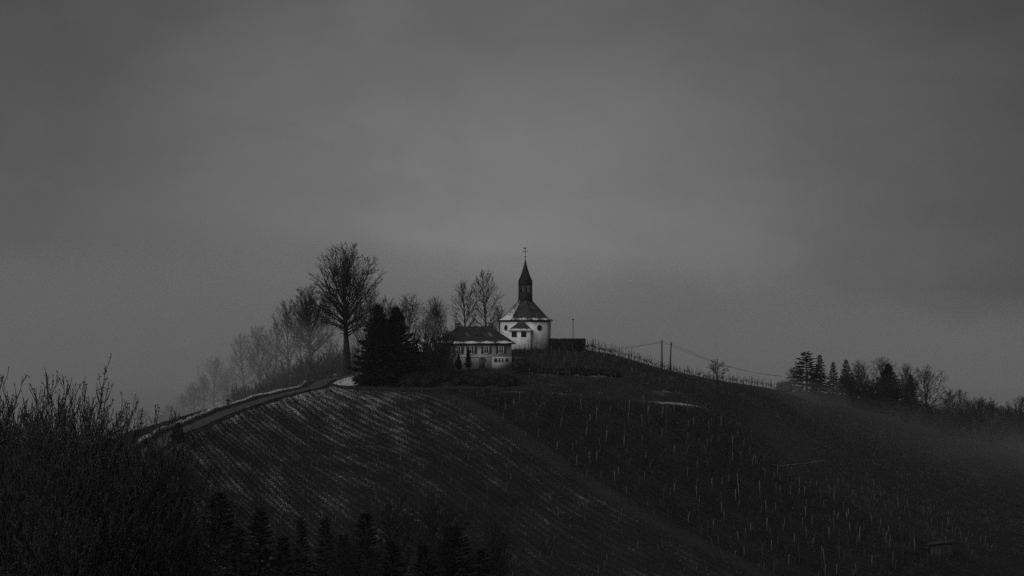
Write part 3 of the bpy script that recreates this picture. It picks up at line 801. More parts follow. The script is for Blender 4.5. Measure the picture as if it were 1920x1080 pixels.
mb = MB(); mb.add(*oct_roof(prof, rot8, chapel_snow)); rf = mb.build('roof', M['slate'], ch)
mb = MB()
for k in range(8):
    a = rot8 + k * math.pi / 4
    mb.tube([(r * math.cos(a), r * math.sin(a), z + 0.03) for r, z in prof], 0.07, 5)
mb.build('hip_ridge', M['turret'], rf)
mb = MB(); mb.lathe([(R8 + 0.5, EV - 0.06), (R8 + 0.58, EV + 0.04), (R8 + 0.5, EV + 0.05), (R8 + 0.45, EV - 0.03)], 8, rot=rot8, cap=False); mb.build('gutter', M['iron'], ch)
for a in (167, 32, -13):
    w = -RAD(a); mb = MB()
    mb.tube([((R8 + 0.5) * math.cos(w), (R8 + 0.5) * math.sin(w), EV), ((R8 + 0.12) * math.cos(w), (R8 + 0.12) * math.sin(w), EV - 0.5), ((R8 + 0.12) * math.cos(w), (R8 + 0.12) * math.sin(w), 0)], 0.07, 6)
    mb.build('downpipe', M['iron'], ch)
# round windows in the two oblique faces
apo = R8 * math.cos(math.pi / 8)
for a in (144.5, 54.5):
    w = -RAD(a); nrm = np.array([math.cos(w), math.sin(w), 0]); tv = np.array([-math.sin(w), math.cos(w), 0]); c0 = nrm * apo + np.array([0, 0, cz(614.5)])
    def disc(r0, r1, off0, off1, n=20):
        V = []
        for r, off in ((r0, off0), (r1, off0), (r1, off1), (r0, off1)):
            for i in range(n):
                t = 2 * math.pi * i / n; V.append(c0 + nrm * off + tv * r * math.cos(t) + np.array([0, 0, r * math.sin(t)]))
        F = np.array([[j * n + i, j * n + (i + 1) % n, ((j + 1) % 4) * n + (i + 1) % n, ((j + 1) % 4) * n + i] for j in range(4) for i in range(n)])
        return V, [F]
    mb = MB(); mb.add(*disc(0.5, 0.6, -0.02, 0.06)); wf = mb.build('round_window', M['louvre'], ch)
    mb = MB(); V = [c0 + nrm * 0.02 + tv * 0.51 * math.cos(2 * math.pi * i / 20) + np.array([0, 0, 0.51 * math.sin(2 * math.pi * i / 20)]) for i in range(20)]
    mb.add(V, [np.array([list(range(20))])]); mb.build('pane', M['glass'], wf)
    mb = MB(); mb.tube([c0 + nrm * 0.04 - tv * 0.5, c0 + nrm * 0.04 + tv * 0.5], 0.03, 4); mb.tube([c0 + nrm * 0.04 - np.array([0, 0, 0.5]), c0 + nrm * 0.04 + np.array([0, 0, 0.5])], 0.03, 4)
    mb.build('glazing_bar', M['iron'], wf)
# choir annex on the front face (face normal at photo angle 99.5)
an = -RAD(99.5); nrm = np.array([math.cos(an), math.sin(an), 0]); tv = np.array([-math.sin(an), math.cos(an), 0])
if tv[0] < 0: tv = -tv
def ax_(u, o, z): return nrm * o + tv * u + np.array([0, 0, z])
hw, dep = 2.1, 2.3; AE = cz(619.0); AP = cz(599.0); cen = 0.0
mb = MB()
V = [ax_(-hw, apo - 0.2, 0), ax_(hw, apo - 0.2, 0), ax_(hw, apo + dep, 0), ax_(-hw, apo + dep, 0)]
V += [v + np.array([0, 0, AE]) for v in V]
mb.add(V, [np.array([[0, 1, 5, 4], [1, 2, 6, 5], [2, 3, 7, 6], [3, 0, 4, 7], [4, 5, 6, 7], [3, 2, 1, 0]])]); ann = mb.build('annex', M['plaster'], ch)
ov = 0.32; mb = MB(); V, A, F = [], [], []
nseg = 8
for j in range(nseg + 1):
    f = j / nseg; hx = (hw + ov) * (1 - f); of0 = apo + (dep + ov) * (1 - f) + 0.25 * f; zz = AE + (AP - AE) * (f ** 1.12)
    row = [ax_(-hx, apo - 0.1, zz)] + [ax_(-hx, of0 * 1.0, zz), ax_(-hx / 3, of0, zz), ax_(hx / 3, of0, zz), ax_(hx, of0, zz)] + [ax_(hx, apo - 0.1, zz)]
    V += row; A += [0.52 * math.exp(-(f / 0.2) ** 2) + 0.1] * 6
for j in range(nseg):
    for i in range(5): F.append([j * 6 + i, j * 6 + i + 1, (j + 1) * 6 + i + 1, (j + 1) * 6 + i])
mb.add(V, [np.array(F)], A)
V = [ax_(-hw - ov, apo - 0.1, AE - 0.08), ax_(-hw - ov, apo + dep + ov, AE - 0.08), ax_(hw + ov, apo + dep + ov, AE - 0.08), ax_(hw + ov, apo - 0.1, AE - 0.08)]
V += [v + np.array([0, 0, 0.075]) for v in V]
mb.add(V, [np.array([[0, 1, 2, 3], [7, 6, 5, 4], [0, 4, 5, 1], [1, 5, 6, 2], [2, 6, 7, 3]])], [0] * 8)
ar = mb.build('roof', M['slate'], ann)
mb = MB(); p = ax_(0, apo + 0.28, AP); mb.lathe([(0.06, 0), (0.06, 0.4), (0.11, 0.5), (0.02, 0.75)], 8, c=p); mb.build('finial', M['iron'], ann)
for px in (967.3, 985.0):
    u = (px - 977.5) / pm; z = cz(626.3)
    wr = MB(); wr.add([ax_(u - .5, apo + dep + 0.005, z - .52), ax_(u + .5, apo + dep + 0.005, z - .52), ax_(u + .5, apo + dep + 0.005, z + .52), ax_(u - .5, apo + dep + 0.005, z + .52)], [np.array([[0, 1, 2, 3]])])
    wo = wr.build('window', M['glass'], ann)
    fr = MB()
    for s in (-.5, 0, .5): fr.tube([ax_(u + s, apo + dep + .03, z - .52), ax_(u + s, apo + dep + .03, z + .52)], .035, 4)
    for s in (-.52, 0, .52): fr.tube([ax_(u - .5, apo + dep + .03, z + s), ax_(u + .5, apo + dep + .03, z + s)], .03, 4)
    fr.build('frame', M['darkwood'], wo)
mb = MB(); mb.tube([ax_(hw + ov, apo + dep, AE), ax_(hw + 0.08, apo + dep - .1, AE - .4), ax_(hw + 0.08, apo + dep - .1, 0)], 0.07, 6); mb.build('downpipe', M['iron'], ann)
# ridge turret, belfry, spire, cross
tw = 11.0 / pm; T0, T1 = cz(566), cz(526.5); trot = RAD(12)
def sq(mb, prof, n=4, rot=0): return mb.lathe([(r * (math.sqrt(2) if n == 4 else 1.0), z) for r, z in prof], n, rot=rot + (math.pi / 4 if n == 4 else 0))
LZ, UZ = cz(548), cz(535)
mb = MB(); sq(mb, [(tw + 0.1, T0 - 1.0), (tw, T0 + 1.0), (tw, LZ)], 4, trot); sq(mb, [(tw, UZ), (tw, T1)], 4, trot)
for sx_ in (-1, 1):
    for sy_ in (-1, 1):
        c_, s_ = math.cos(trot), math.sin(trot); q = tw - 0.14
        mb.box((sx_ * q * c_ - sy_ * q * s_, sx_ * q * s_ + sy_ * q * c_, (LZ + UZ) / 2), (0.27, 0.27, UZ - LZ), trot)
for k in range(4):
    a = trot + k * math.pi / 2
    mb.box(((tw - 0.12) * math.cos(a), (tw - 0.12) * math.sin(a), (LZ + UZ) / 2), (0.24, 0.3, UZ - LZ), a)
tu = mb.build('turret', M['turret'], ch)
for k in range(4):
    a = trot + k * math.pi / 2
    for s in (-1, 1):
        mb = MB()
        for z in np.arange(LZ + 0.08, UZ - 0.02, 0.17):
            o_ = tw - 0.12; l_ = s * tw * 0.48
            mb.box((o_ * math.cos(a) - l_ * math.sin(a), o_ * math.sin(a) + l_ * math.cos(a), z), (0.1, tw * 0.7, 0.1), a)
        mb.build('louvre', M['louvre'], tu)
sr = 13.4 / pm; SP = cz(487)
mb = MB(); mb.lathe([(tw * 0.9, T1 - 0.2), (sr, T1 - 0.05), (sr, T1 + 0.05), (sr * .88, T1 + .35), (sr * .66, T1 + 1.05), (sr * .46, T1 + 1.9), (sr * .26, T1 + 2.9), (0.07, SP)], 8, rot=RAD(9)); mb.build('spire', M['turret'], ch)
mb = MB(); XT = cz(466)
mb.tube([(0, 0, SP - .2), (0, 0, XT)], [.06, .03], 6); mb.lathe([(.02, SP + .45), (.14, SP + .55), (.14, SP + .68), (.02, SP + .78)], 8)
zc_ = cz(471.3); c_, s_ = math.cos(.15), math.sin(.15)
mb.box((0, 0, zc_), (.85, .06, .1), .15); mb.box((0, 0, zc_), (.1, .06, .75), .15)
for s in (-1, 1): mb.lathe([(.02, -.07), (.09, 0), (.02, .07)], 6, c=(s * .43 * c_, s * .43 * s_, zc_))
cr = mb.build('cross', M['iron'], ch)
mb = MB(); z = XT
V = np.array([(-.42, z + .02), (-.3, z + .28), (-.14, z + .1), (.05, z + .08), (.16, z + .3), (.27, z + .22), (.2, z + .02), (.05, z - .1), (-.2, z - .08)])
mb.add([(x * c_, -.02 + x * s_, y) for x, y in V] + [(x * c_, .02 + x * s_, y) for x, y in V], [np.array([list(range(9))]), np.array([list(range(17, 8, -1))]), np.array([[i, 9 + i, 9 + (i + 1) % 9, (i + 1) % 9] for i in range(9)])])
mb.build('weathercock', M['iron'], cr)

# ------------------------------------------------------------------ farmhouse
HD = 284.0; PHI = RAD(22); hm = F_PX / HD
hb = np.array([xcol(906, HD), HD, zrow(692, HD) - 0.5])
def hz(row): return zrow(row, HD) - hb[2]
ho = empty('farmhouse', hb, 'two storey plastered farmhouse with dark hipped roof and shuttered windows below the chapel', 'house', rz=PHI)
L_, W_ = 11.4, 9.2; HE = hz(645); HR = hz(613)
MB().box((0, W_ / 2, HE / 2), (L_, W_, HE)).build('wall', M['greyplaster'], ho)
MB().box((0, W_ / 2, HE + 0.0), (L_ + .7, W_ + .7, 0.12)).build('soffit', M['darkwood'], ho)
OV = .55
def hip_roof(L, W, he, hr, ov, inset_l, inset_r, n=10, snow=None):
    V, A, F = [], [], []
    m = 24
    for j in range(n + 1):
        f = j / n
        x0 = (-L / 2 - ov) * (1 - f) + (-L / 2 + inset_l) * f; x1 = (L / 2 + ov) * (1 - f) + (L / 2 - inset_r) * f
        y0 = (-ov) * (1 - f) + (W / 2 - .03) * f; y1 = (W + ov) * (1 - f) + (W / 2 + .03) * f
        z = he + (hr - he) * f
        ring = [(x0 + (x1 - x0) * i / m, y0, z) for i in range(m)] + [(x1, y0 + (y1 - y0) * i / m, z) for i in range(m)] + [(x1 + (x0 - x1) * i / m, y1, z) for i in range(m)] + [(x0, y1 + (y0 - y1) * i / m, z) for i in range(m)]
        V += ring; A += [snow(p, f) if snow else 0 for p in ring]
    k = 4 * m
    for j in range(n):
        for i in range(k): F.append([j * k + i, j * k + (i + 1) % k, (j + 1) * k + (i + 1) % k, (j + 1) * k + i])
    return V, [np.array(F), np.array([[n * k + i for i in range(k)]]), np.array([list(range(k))[::-1]])], A
mb = MB(); mb.add(*hip_roof(L_, W_, HE + .07, HR, OV, 2.6, 2.6, snow=lambda p, f: 0.04 + 0.72 * math.exp(-((f - .06) / .085) ** 2) * (0.8 + 0.2 * math.sin(p[0] * 1.9))))
ro = mb.build('roof', M['tile'], ho)
mb = MB(); q = [(-L_ / 2 + 2.6, W_ / 2, HR), (L_ / 2 - 2.6, W_ / 2, HR)]
mb.tube([np.array(q[0]), np.array(q[1])], .1, 6)
for sx_, e in ((-1, q[0]), (1, q[1])):
    for sy_ in (0, 1): mb.tube([np.array(e), np.array((sx_ * (L_ / 2 + OV), -OV if sy_ == 0 else W_ + OV, HE + .1))], .09, 6)
mb.build('ridge_tile', M['tile'], ro)
def roof_pt(x, f, lift=0.0):
    y = -OV * (1 - f) + W_ / 2 * f; z = HE + .07 + (HR - HE - .07) * f
    nn = unit(np.array([0, -(HR - HE), W_ / 2 + OV])); return np.array([x, y, z]) + nn * lift
for x, f, mt in ((2.35, .53, 'louvre'), (-2.15, .5, 'shutter')):
    mb = MB(); w, h = .38, .13
    V = [roof_pt(x - w, f - h, .02), roof_pt(x + w, f - h, .02), roof_pt(x + w, f + h, .02), roof_pt(x - w, f + h, .02)]
    V += [roof_pt(x - w, f - h, .1), roof_pt(x + w, f - h, .1), roof_pt(x + w, f + h, .1), roof_pt(x - w, f + h, .1)]
    mb.add(V, [np.array([[4, 5, 6, 7], [0, 1, 5, 4], [1, 2, 6, 5], [2, 3, 7, 6], [3, 0, 4, 7]])]); mb.build('skylight', M[mt], ro)
for x in (-L_ / 2 + 2.3, L_ / 2 - 2.35):
    mb = MB(); mb.box((x, W_ / 2, HR + .1), (.75, .6, 1.3)); mb.box((x, W_ / 2, HR + .78), (.9, .75, .12)); c = mb.build('chimney', M['brick'], ho)
    mb = MB(); mb.box((x, W_ / 2, HR + .87), (.7, .6, .07), 0, .8); mb.build('snow_cap', M['snow'], c)
# aerials on the ridge
mb = MB(); x = -.15; mb.tube([(x, W_ / 2, HR - .2), (x, W_ / 2, HR + 1.25)], .04, 5); mb.lathe([(.03, 0), (.16, .1), (.14, .3), (.03, .4)], 7, c=(x, W_ / 2, HR + 1.05)); mb.box((x + .25, W_ / 2, HR + .7), (.5, .05, .05)); mb.build('cable_mast', M['iron'], ho)
mb = MB(); x = -3.9; mb.tube([(x, W_ / 2, HR - .8), (x, W_ / 2, HR + 1.1)], .03, 5)
for z, l in ((.95, 1.5), (.6, 1.0), (.3, .7)): mb.box((x + .2, W_ / 2, HR + z), (l, .03, .04))
mb.build('aerial', M['iron'], ho)
mb = MB(); mb.box((0, -OV, HE + .02), (L_ + 2 * OV, .12, .12)); mb.build('gutter', M['iron'], ho)
def fx(px): return (px - 906.5) / hm / math.cos(PHI)
mb = MB(); mb.box((0, -.03, hz(669.3)), (L_ + .04, .08, .12)); mb.build('string_course', M['greyplaster'], ho)
mb = MB(); mb.box(((fx(923) + L_ / 2) / 2, -.06, hz(680.5)), (L_ / 2 - fx(923), .17, hz(669) - hz(692) - .1)); mb.build('buttress_wall', M['greyplaster'], ho)
for i, px in enumerate((860.5, 885, 912.3, 940)):
    x = fx(px); z = hz(656.3); h = 1.25; w = .92
    mb = MB()
    for s in (-1, 1): mb.box((x + s * w / 2, -.05, z), (.14, .12, h + .14))
    mb.box((x, -.052, z), (.1, .1, h)); mb.box((x, -.05, z + h / 2), (w, .118, .12)); mb.box((x, -.06, z - h / 2), (w + .2, .17, .1))
    win = mb.build('window', M['white'], ho)
    mb = MB(); mb.box((x, -.015, z), (w, .03, h)); mb.build('pane', M['glass'], win)
    for s in (-1, 1):
        mb = MB(); xs = x + s * (w / 2 + .35); mb.box((xs, -.04, z), (.46, .06, h + .1))
        for zz in np.arange(z - h / 2 + .1, z + h / 2, .16): mb.box((xs, -.075, zz), (.36, .02, .06))
        mb.build('shutter', M['shutter'], ho)
x = fx(904); mb = MB(); mb.box((x, -.03, hz(681)), (.95, .1, 1.95)); dr = mb.build('door', M['shutter'], ho)
mb = MB(); mb.box((x, -.045, hz(671.3)), (1.15, .14, .12))
for s in (-1, 1): mb.box((x + s * .53, -.045, hz(681)), (.11, .14, 1.95))
mb.build('frame', M['louvre'], dr)
mb = MB(); mb.box((x + .36, -.11, hz(682)), (.06, .06, .14)); mb.build('handle', M['iron'], dr)
for px, w, h in ((911, .3, .5), (929, .62, .62), (936, .34, .62), (942, .34, .62), (950, .66, .62)):
    x = fx(px); z = hz(675.5); y = -.14 if px > 923 else -.01
    mb = MB(); mb.box((x, y, z), (w, .05, h)); so = mb.build('small_window', M['glass'], ho)
    mb = MB()
    for s in (-1, 1): mb.box((x + s * (w / 2 + .03), y - .01, z), (.06, .1, h + .1))
    mb.box((x, y - .01, z - h / 2 - .04), (w, .1, .06)); mb.box((x, y - .01, z + h / 2 + .03), (w, .1, .05)); mb.build('frame', M['greyplaster'], so)
mb = MB(); mb.tube([(-L_ / 2 + .1, -.1, HE), (-L_ / 2 + .1, -.1, 0)], .06, 6); mb.build('downpipe', M['iron'], ho)
# side shed right of the house
b = gpt(975, 285); b[2] = zrow(691, 285)
sh = empty('lean_to_shed', b, 'low dark lean to shed between the farmhouse end wall and the vineyard bank', 'shed', rz=.25)
MB().box((0, 0, .8), (2.0, 1.8, 1.9)).build('wall', M['darkwood'], sh)
mb = MB(); mb.add([(-1.2, -1.1, 1.78), (1.2, -1.1, 1.78), (1.2, 1.1, 2.3), (-1.2, 1.1, 2.3), (-1.2, -1.1, 1.9), (1.2, -1.1, 1.9), (1.2, 1.1, 2.42), (-1.2, 1.1, 2.42)],
       [np.array([[3, 2, 1, 0], [4, 5, 6, 7], [0, 1, 5, 4], [1, 2, 6, 5], [2, 3, 7, 6], [3, 0, 4, 7]])]); mb.build('roof', M['tile'], sh)
MB().box((-.2, -.92, .72), (.8, .06, 1.5)).build('door', M['shutter'], sh)
# snow-covered barn roof behind the shrubs
BD = 292.0
b = np.array([xcol(788, BD), BD, zrow(690, BD) - .6])
ba = empty('barn', b, 'low barn with snow covered roof half hidden behind leafless shrubs', 'barn', rz=RAD(14))
be = zrow(660, BD) - b[2]; br_ = zrow(637, BD) - b[2]
MB().box((0, 2.6, be / 2), (7.6, 5.2, be)).build('wall', M['darkwood'], ba)
mb = MB(); mb.add(*hip_roof(7.6, 5.2, be + .02, br_, .45, 1.0, 0.2, snow=lambda p, f: .42 + .15 * math.sin(p[0] * 2.3 + f * 5))); mb.build('roof', M['tile'], ba)
MB().box((-.6, -.04, 1.2), (1.8, .1, 2.3)).build('door', M['shutter'], ba)

# ------------------------------------------------------------------ poles, lamp, cables
def pole(px, base, top, d, lean, label):
    b = gpt(px, d); b[2] = zrow(base, d) - .3; h = zrow(top, d) - b[2]
    o = empty('utility_pole', b, label, 'pole', 'pair of wooden utility poles on the skyline'); o.rotation_euler = (0, lean, 0)
    MB().tube([(0, 0, 0), (0, 0, h)], [.17, .12], 8).build('post', M['pole'], o)
    MB().box((0, 0, h - .45), (.5, .12, .1)).build('crossarm', M['pole'], o)
    for s in (-1, 1): MB().lathe([(.03, 0), (.06, .08), (.03, .18)], 6, c=(s * .2, 0, h - .4)).build('insulator', M['white'], o)
    return np.array([b[0] + math.sin(lean) * h, d, b[2] + math.cos(lean) * h])
p1 = pole(1241, 697, 637, 303, 0, 'straight upright utility pole carrying the cable from the farmhouse')
p2 = pole(1255.5, 697, 641, 305, RAD(3), 'slightly leaning utility pole carrying cables down to the far spur')
def cable(a, b, sag, label, r=.022):
    t = np.linspace(0, 1, 25)[:, None]; P = a + (b - a) * t; P[:, 2] -= (4 * sag * t * (1 - t))[:, 0]
    o = MB().tube(P, r, 4).build('power_cable', M['wire']); tag(o, label, 'cable', 'overhead cables')
c_, s_ = math.cos(PHI), math.sin(PHI)
mast = hb + np.array([-.15 * c_ - W_ / 2 * s_, -.15 * s_ + W_ / 2 * c_, HR + 1.2])
cable(mast, p1 - np.array([0.2, 0, .3]), 3.4, 'thin cable sagging across the chapel front to the upright pole')
cable(at(1032, 655, 303), p1 - np.array([.2, 0, .6]), .5, 'lower thin cable running from the hedge to the upright pole')
far = gpt(1466, 352); far[2] = zrow(705, 352)
cable(p1 - np.array([-.2, 0, .35]), far, 1.3, 'cable running down from the upright pole past the lone crooked tree')
cable(p2 - np.array([-.2, 0, .35]), far + np.array([.3, .5, -.15]), 1.2, 'cable running down from the leaning pole past the lone crooked tree')
b = gpt(1074.5, 303); b[2] = zrow(660, 303); h = zrow(600, 303) - b[2]
lp = empty('lamp_post', b, 'thin lamp post with small head rising behind the clipped hedge', 'lamp post')
MB().tube([(0, 0, 0), (0, 0, h)], [.08, .05], 8).build('post', M['iron'], lp)
MB().lathe([(.06, h - .1), (.2, h - .02), (.2, h + .16), (.1, h + .26)], 10).build('lamp_head', M['iron'], lp)

# roadside things
b = hit(333, 826); b[2] -= .1
o = link('cone_shrub', leafy('cone_shrub', (2.1, 2.1, 2.5), 4200, 61, M['hedge'], .17)); o.location = tuple(b); tag(o, 'dark pointed evergreen shrub standing at the edge of the lane', 'shrub')
me = o.data
co = np.empty(len(me.vertices) * 3, dtype=np.float32); me.vertices.foreach_get('co', co); co = co.reshape(-1, 3)
k = 1 - .62 * np.clip((co[:, 2] - .5) / 1.9, 0, 1); co[:, 0] *= k; co[:, 1] *= k; me.vertices.foreach_set('co', co.ravel()); me.update()
b = hit(331, 801); hpx = F_PX / b[1]
fr = empty('notice_frame', b, 'narrow upright notice frame on three posts at the lane behind the pointed shrub', 'sign')
for x, h in ((-.75, 2.0), (-.16, 2.2), (.42, 2.3)): MB().tube([(x, 0, -.3), (x, 0, h)], .05, 6).build('post', M['darkwood'], fr)
MB().box((.13, -.02, 1.55), (.46, .06, .95)).build('board', M['sign'], fr)
b = hit(427, 769)
shn = empty('wayside_shrine', b, 'small roofed wayside shrine on a post beside the lane', 'shrine')
MB().tube([(0, 0, -.3), (0, 0, 1.05)], .07, 6).build('post', M['darkwood'], shn)
MB().box((0, 0, 1.25), (.42, .3, .5)).build('niche', M['louvre'], shn)
mb = MB(); mb.add([(-.38, -.3, 1.48), (.38, -.3, 1.48), (.38, .3, 1.48), (-.38, .3, 1.48), (0, -.3, 1.86), (0, .3, 1.86)], [np.array([[0, 1, 4], [2, 3, 5]]), np.array([[1, 2, 5, 4], [3, 0, 4, 5], [3, 2, 1, 0]])]); mb.build('roof', M['darkwood'], shn)
b = hit(629, 717)
rs = empty('road_sign', b, 'small road sign on two thin posts before the snowy bank', 'sign')
for x in (-.28, .28): MB().tube([(x, 0, -.3), (x, 0, 1.5)], .035, 6).build('post', M['iron'], rs)
MB().box((0, -.04, 1.3), (.7, .05, .55)).build('plate', M['louvre'], rs)
b = hit(778, 722)
bn = empty('garden_bench', b, 'plain wooden bench in the dark garden beside the black conifers', 'bench', rz=.1)
b_ = MB()
MB().box((0, 0, .46), (1.6, .42, .06)).build('seat', M['louvre'], bn); MB().box((0, .24, .78), (1.6, .05, .3)).build('backrest', M['louvre'], bn)
for x in (-.7, .7):
    for y in (-.15, .2): MB().box((x, y, .15), (.08, .08, .6)).build('leg', M['darkwood'], bn)
# hut at the lower right
b = hit(1766, 1044); 
hu = empty('vineyard_hut', b - np.array([0, 0, .4]), 'small dark vineyard hut with sloping roof at the bottom of the slope', 'hut', rz=RAD(-12))
MB().box((0, 1.2, 1.0), (3.2, 2.2, 2.2)).build('wall', M['darkwood'], hu)
mb = MB(); q = [(-2.0, -.5, 2.1), (2.0, -.5, 2.75), (2.0, 2.8, 2.75), (-2.0, 2.8, 2.1)]
mb.add(q + [(x, y, z + .1) for x, y, z in q], [np.array([[3, 2, 1, 0], [4, 5, 6, 7], [0, 1, 5, 4], [1, 2, 6, 5], [2, 3, 7, 6], [3, 0, 4, 7]])]); mb.build('roof', M['darkwood'], hu)
MB().box((.4, .07, .9), (.9, .06, 1.9)).build('door', M['bark'], hu)

# delineator posts along the lane
rng = np.random.RandomState(3)
i = 0
for px, py in [(352, 826), (371, 818), (381, 812), (440, 783), (455, 776), (478, 769), (503, 758), (515, 752), (536, 746), (552, 742), (580, 734), (606, 729)]:
    b = hit(px, py); h = rng.uniform(1.2, 1.9)
    o = MB().tube([(0, 0, -.3), (rng.normal(0, .04), 0, h)], [.055, .04], 6).build('lane_post', M['darkwood']); o.location = tuple(b)
    tag(o, 'dark wooden post at the vineyard edge along the lane', 'post', 'dark posts along the lane')

# ------------------------------------------------------------------ vineyard stakes and vines
def in_poly(x, y, P):
    c = np.zeros(np.shape(x), bool); n = len(P)
    for i in range(n):
        (x1, y1), (x2, y2) = P[i], P[(i + 1) % n]
        c ^= ((y1 > y) != (y2 > y)) & (x < (x2 - x1) * (y - y1) / (y2 - y1 + 1e-12) + x1)
    return c
def field_points(poly_px, dv, du, seed, jit=.12):
    P = np.array([hit(a, b)[:2] for a, b in poly_px])
    u, v = uv_of(P[:, 0], P[:, 1])
    r = np.random.RandomState(seed)
    vs = np.arange(math.floor(v.min() / dv) * dv, v.max(), dv); out = []
    for k, vv in enumerate(vs):
        us = np.arange(u.min() + r.uniform(0, du), u.max(), du); us = us + r.normal(0, jit, len(us)); w = vv + r.normal(0, .06, len(us))
        x = A0[0] + us * RD[0] + w * RN[0]; y = A0[1] + us * RD[1] + w * RN[1]
        ok = in_poly(x, y, P); out.append(np.stack([x[ok], y[ok]], -1))
    return np.concatenate(out)
DARK = [(868, 745), (960, 740), (1100, 748), (1240, 762), (1325, 776), (1400, 833), (1450, 880), (1560, 930), (1690, 1000), (1800, 1076), (1420, 1076), (1200, 955), (1000, 845)]
rng = np.random.RandomState(17)
def stake_mesh(i):
    mb = MB(); r = np.random.RandomState(i); h = 1.75 + .25 * r.uniform(-1, 1)
    mb.tube([(0, 0, -.3), (r.normal(0, .03), r.normal(0, .03), h * .5), (r.normal(0, .07), r.normal(0, .05), h)], [.042, .038, .032], 5)
    V = np.concatenate(mb.V); return mesh_from('vine_stake', V, mb.F, M['palestake'])
SM = [stake_mesh(i) for i in range(8)]
sp = field_points(DARK, 1.9, 4.6, 4, .5)
sp = sp[np.argsort(sp[:, 1])][:290]
for x, y in sp:
    o = bpy.data.objects.new('vine_stake', SM[rng.randint(8)]); COL.objects.link(o)
    o.location = (x, y, float(gz(x, y))); o.rotation_euler = (rng.normal(0, .05), rng.normal(0, .05), rng.uniform(0, 6.28)); s = rng.uniform(.75, 1.15); o.scale = (1, 1, s)
    tag(o, 'thin pale vine stake in the steep dark vineyard below the farmhouse', 'stake', 'stakes in the dark vineyard')
# everything smaller or fainter: one object each
LEFTF = [(300, 850), (380, 825), (470, 782), (600, 742), (700, 744), (838, 748), (990, 860), (1160, 955), (1370, 1072), (640, 1072), (430, 1000)]
sp2 = field_points(LEFTF, 1.9, 7.5, 6, 1.2)
TOPF = [(985, 720), (1090, 718), (1200, 724), (1290, 738), (1300, 724), (1180, 700), (1090, 694), (985, 694)]
sp3 = field_points(TOPF, 1.7, 3.0, 7, .4)
BANK = [(985, 688), (1090, 688), (1200, 694), (1260, 700), (1200, 688), (1120, 664), (1035, 660), (965, 662)]
sp4 = field_points(BANK, 1.7, 2.4, 8, .4)
FARF = [(1460, 900), (1620, 905), (1800, 990), (1900, 1050), (1800, 1050), (1700, 985), (1560, 925)]
sp5 = field_points(FARF, 1.9, 4.5, 9, .4)
paths = []
for arr, hh in ((sp2, 1.35), (sp3, 1.5), (sp4, 1.7), (sp5, 1.6)):
    for x, y in arr:
        z = float(gz(x, y)); h = hh * rng.uniform(.7, 1.15); l = rng.normal(0, .06, 2)
        paths.append((np.array([(x, y, z - .2), (x + l[0], y + l[1], z + h)]), np.array([.035, .03])))
V, Fc = tubes(paths, 4); o = link('short_stakes', mesh_from('short_stakes', V, Fc, M['stake'])); o['kind'] = 'stuff'
tag(o, 'faint short stakes scattered over the snowy vineyard, the terraces and the chapel bank', 'stakes')

def vine_paths(rng, h=1.5, n=6, minr=.012):
    base = np.zeros(3); tp = path_from(rng, base, np.array([rng.normal(0, .2), rng.normal(0, .2), 1]), h * .5, 5, .22, .1)
    out = [(tp, np.linspace(.045, .03, 5))]
    for i in range(n):
        d = np.array([rng.normal(0, .8), rng.normal(0, .8), rng.uniform(.3, 1.3)])
        out.append((path_from(rng, tp[-1 - (i % 2)], unit(d), h * rng.uniform(.3, .62), 5, .3, .05), np.linspace(.022, minr, 5)))
    return out
VAR = [vine_paths(np.random.RandomState(i), 1.45, 6) for i in range(10)]
paths = []
for arr, keep in ((field_points(DARK, 1.9, 1.35, 14, .2), 1.0), (field_points(LEFTF, 1.9, 1.6, 15, .3), .5), (sp4, 1.0), (sp3, 1.0)):
    for x, y in arr:
        if rng.uniform() > keep: continue
        z = float(gz(x, y)); a = rng.uniform(0, 6.28); c_, s_ = math.cos(a), math.sin(a); s = rng.uniform(.6, 1.0) * (.62 if keep < 1 else 1)
        Rm = np.array([[c_, -s_, 0], [s_, c_, 0], [0, 0, 1]]) * s
        for p, r in VAR[rng.randint(10)]: paths.append((p @ Rm.T + np.array([x, y, z]), r))
V, Fc = tubes(paths, 3); o = link('grapevines', mesh_from('grapevines', V, Fc, M['vine'])); o['kind'] = 'stuff'
tag(o, 'tangle of dark leafless vines covering the vineyard slopes', 'vines')
# skyline vines: each one a thing with its own stake
sky_var = []
for i in range(6):
    r = np.random.RandomState(40 + i); v = vine_paths(r, 1.9, 8, .016)
    V1, F1 = tubes([(np.array([(.06, 0, -.3), (.06 + r.normal(0, .05), r.normal(0, .05), 2.05)]), np.array([.045, .04]))], 5)
    V2, F2 = tubes([(p, np.maximum(q * 1.2, .02)) for p, q in v], 4)
    sky_var.append((mesh_from('stake', V1, F1, M['vine']), mesh_from('vine', V2, F2, M['vine'])))
cx = [1097, 1130, 1160, 1200, 1240, 1290, 1340, 1395, 1450, 1462]; cd = [299.5, 300.5, 302, 304, 306, 312, 318, 328, 339, 342]
k = 0
for px in np.arange(1099, 1462, 3.7):
    d = float(np.interp(px, cx, cd)) + rng.uniform(-1.5, 1.2); b = gpt(px + rng.uniform(-1.5, 1.5), d)
    s = rng.uniform(.75, 1.12) * np.interp(px, [1099, 1160, 1200, 1450], [1.18, 1.12, .95, 1.0])
    place('grapevine', sky_var[k % 6], b, s, s, rng.uniform(0, 6.28), 'leafless vine tied to a stake on the skyline right of the chapel', 'vine', 'vines on the skyline crest'); k += 1
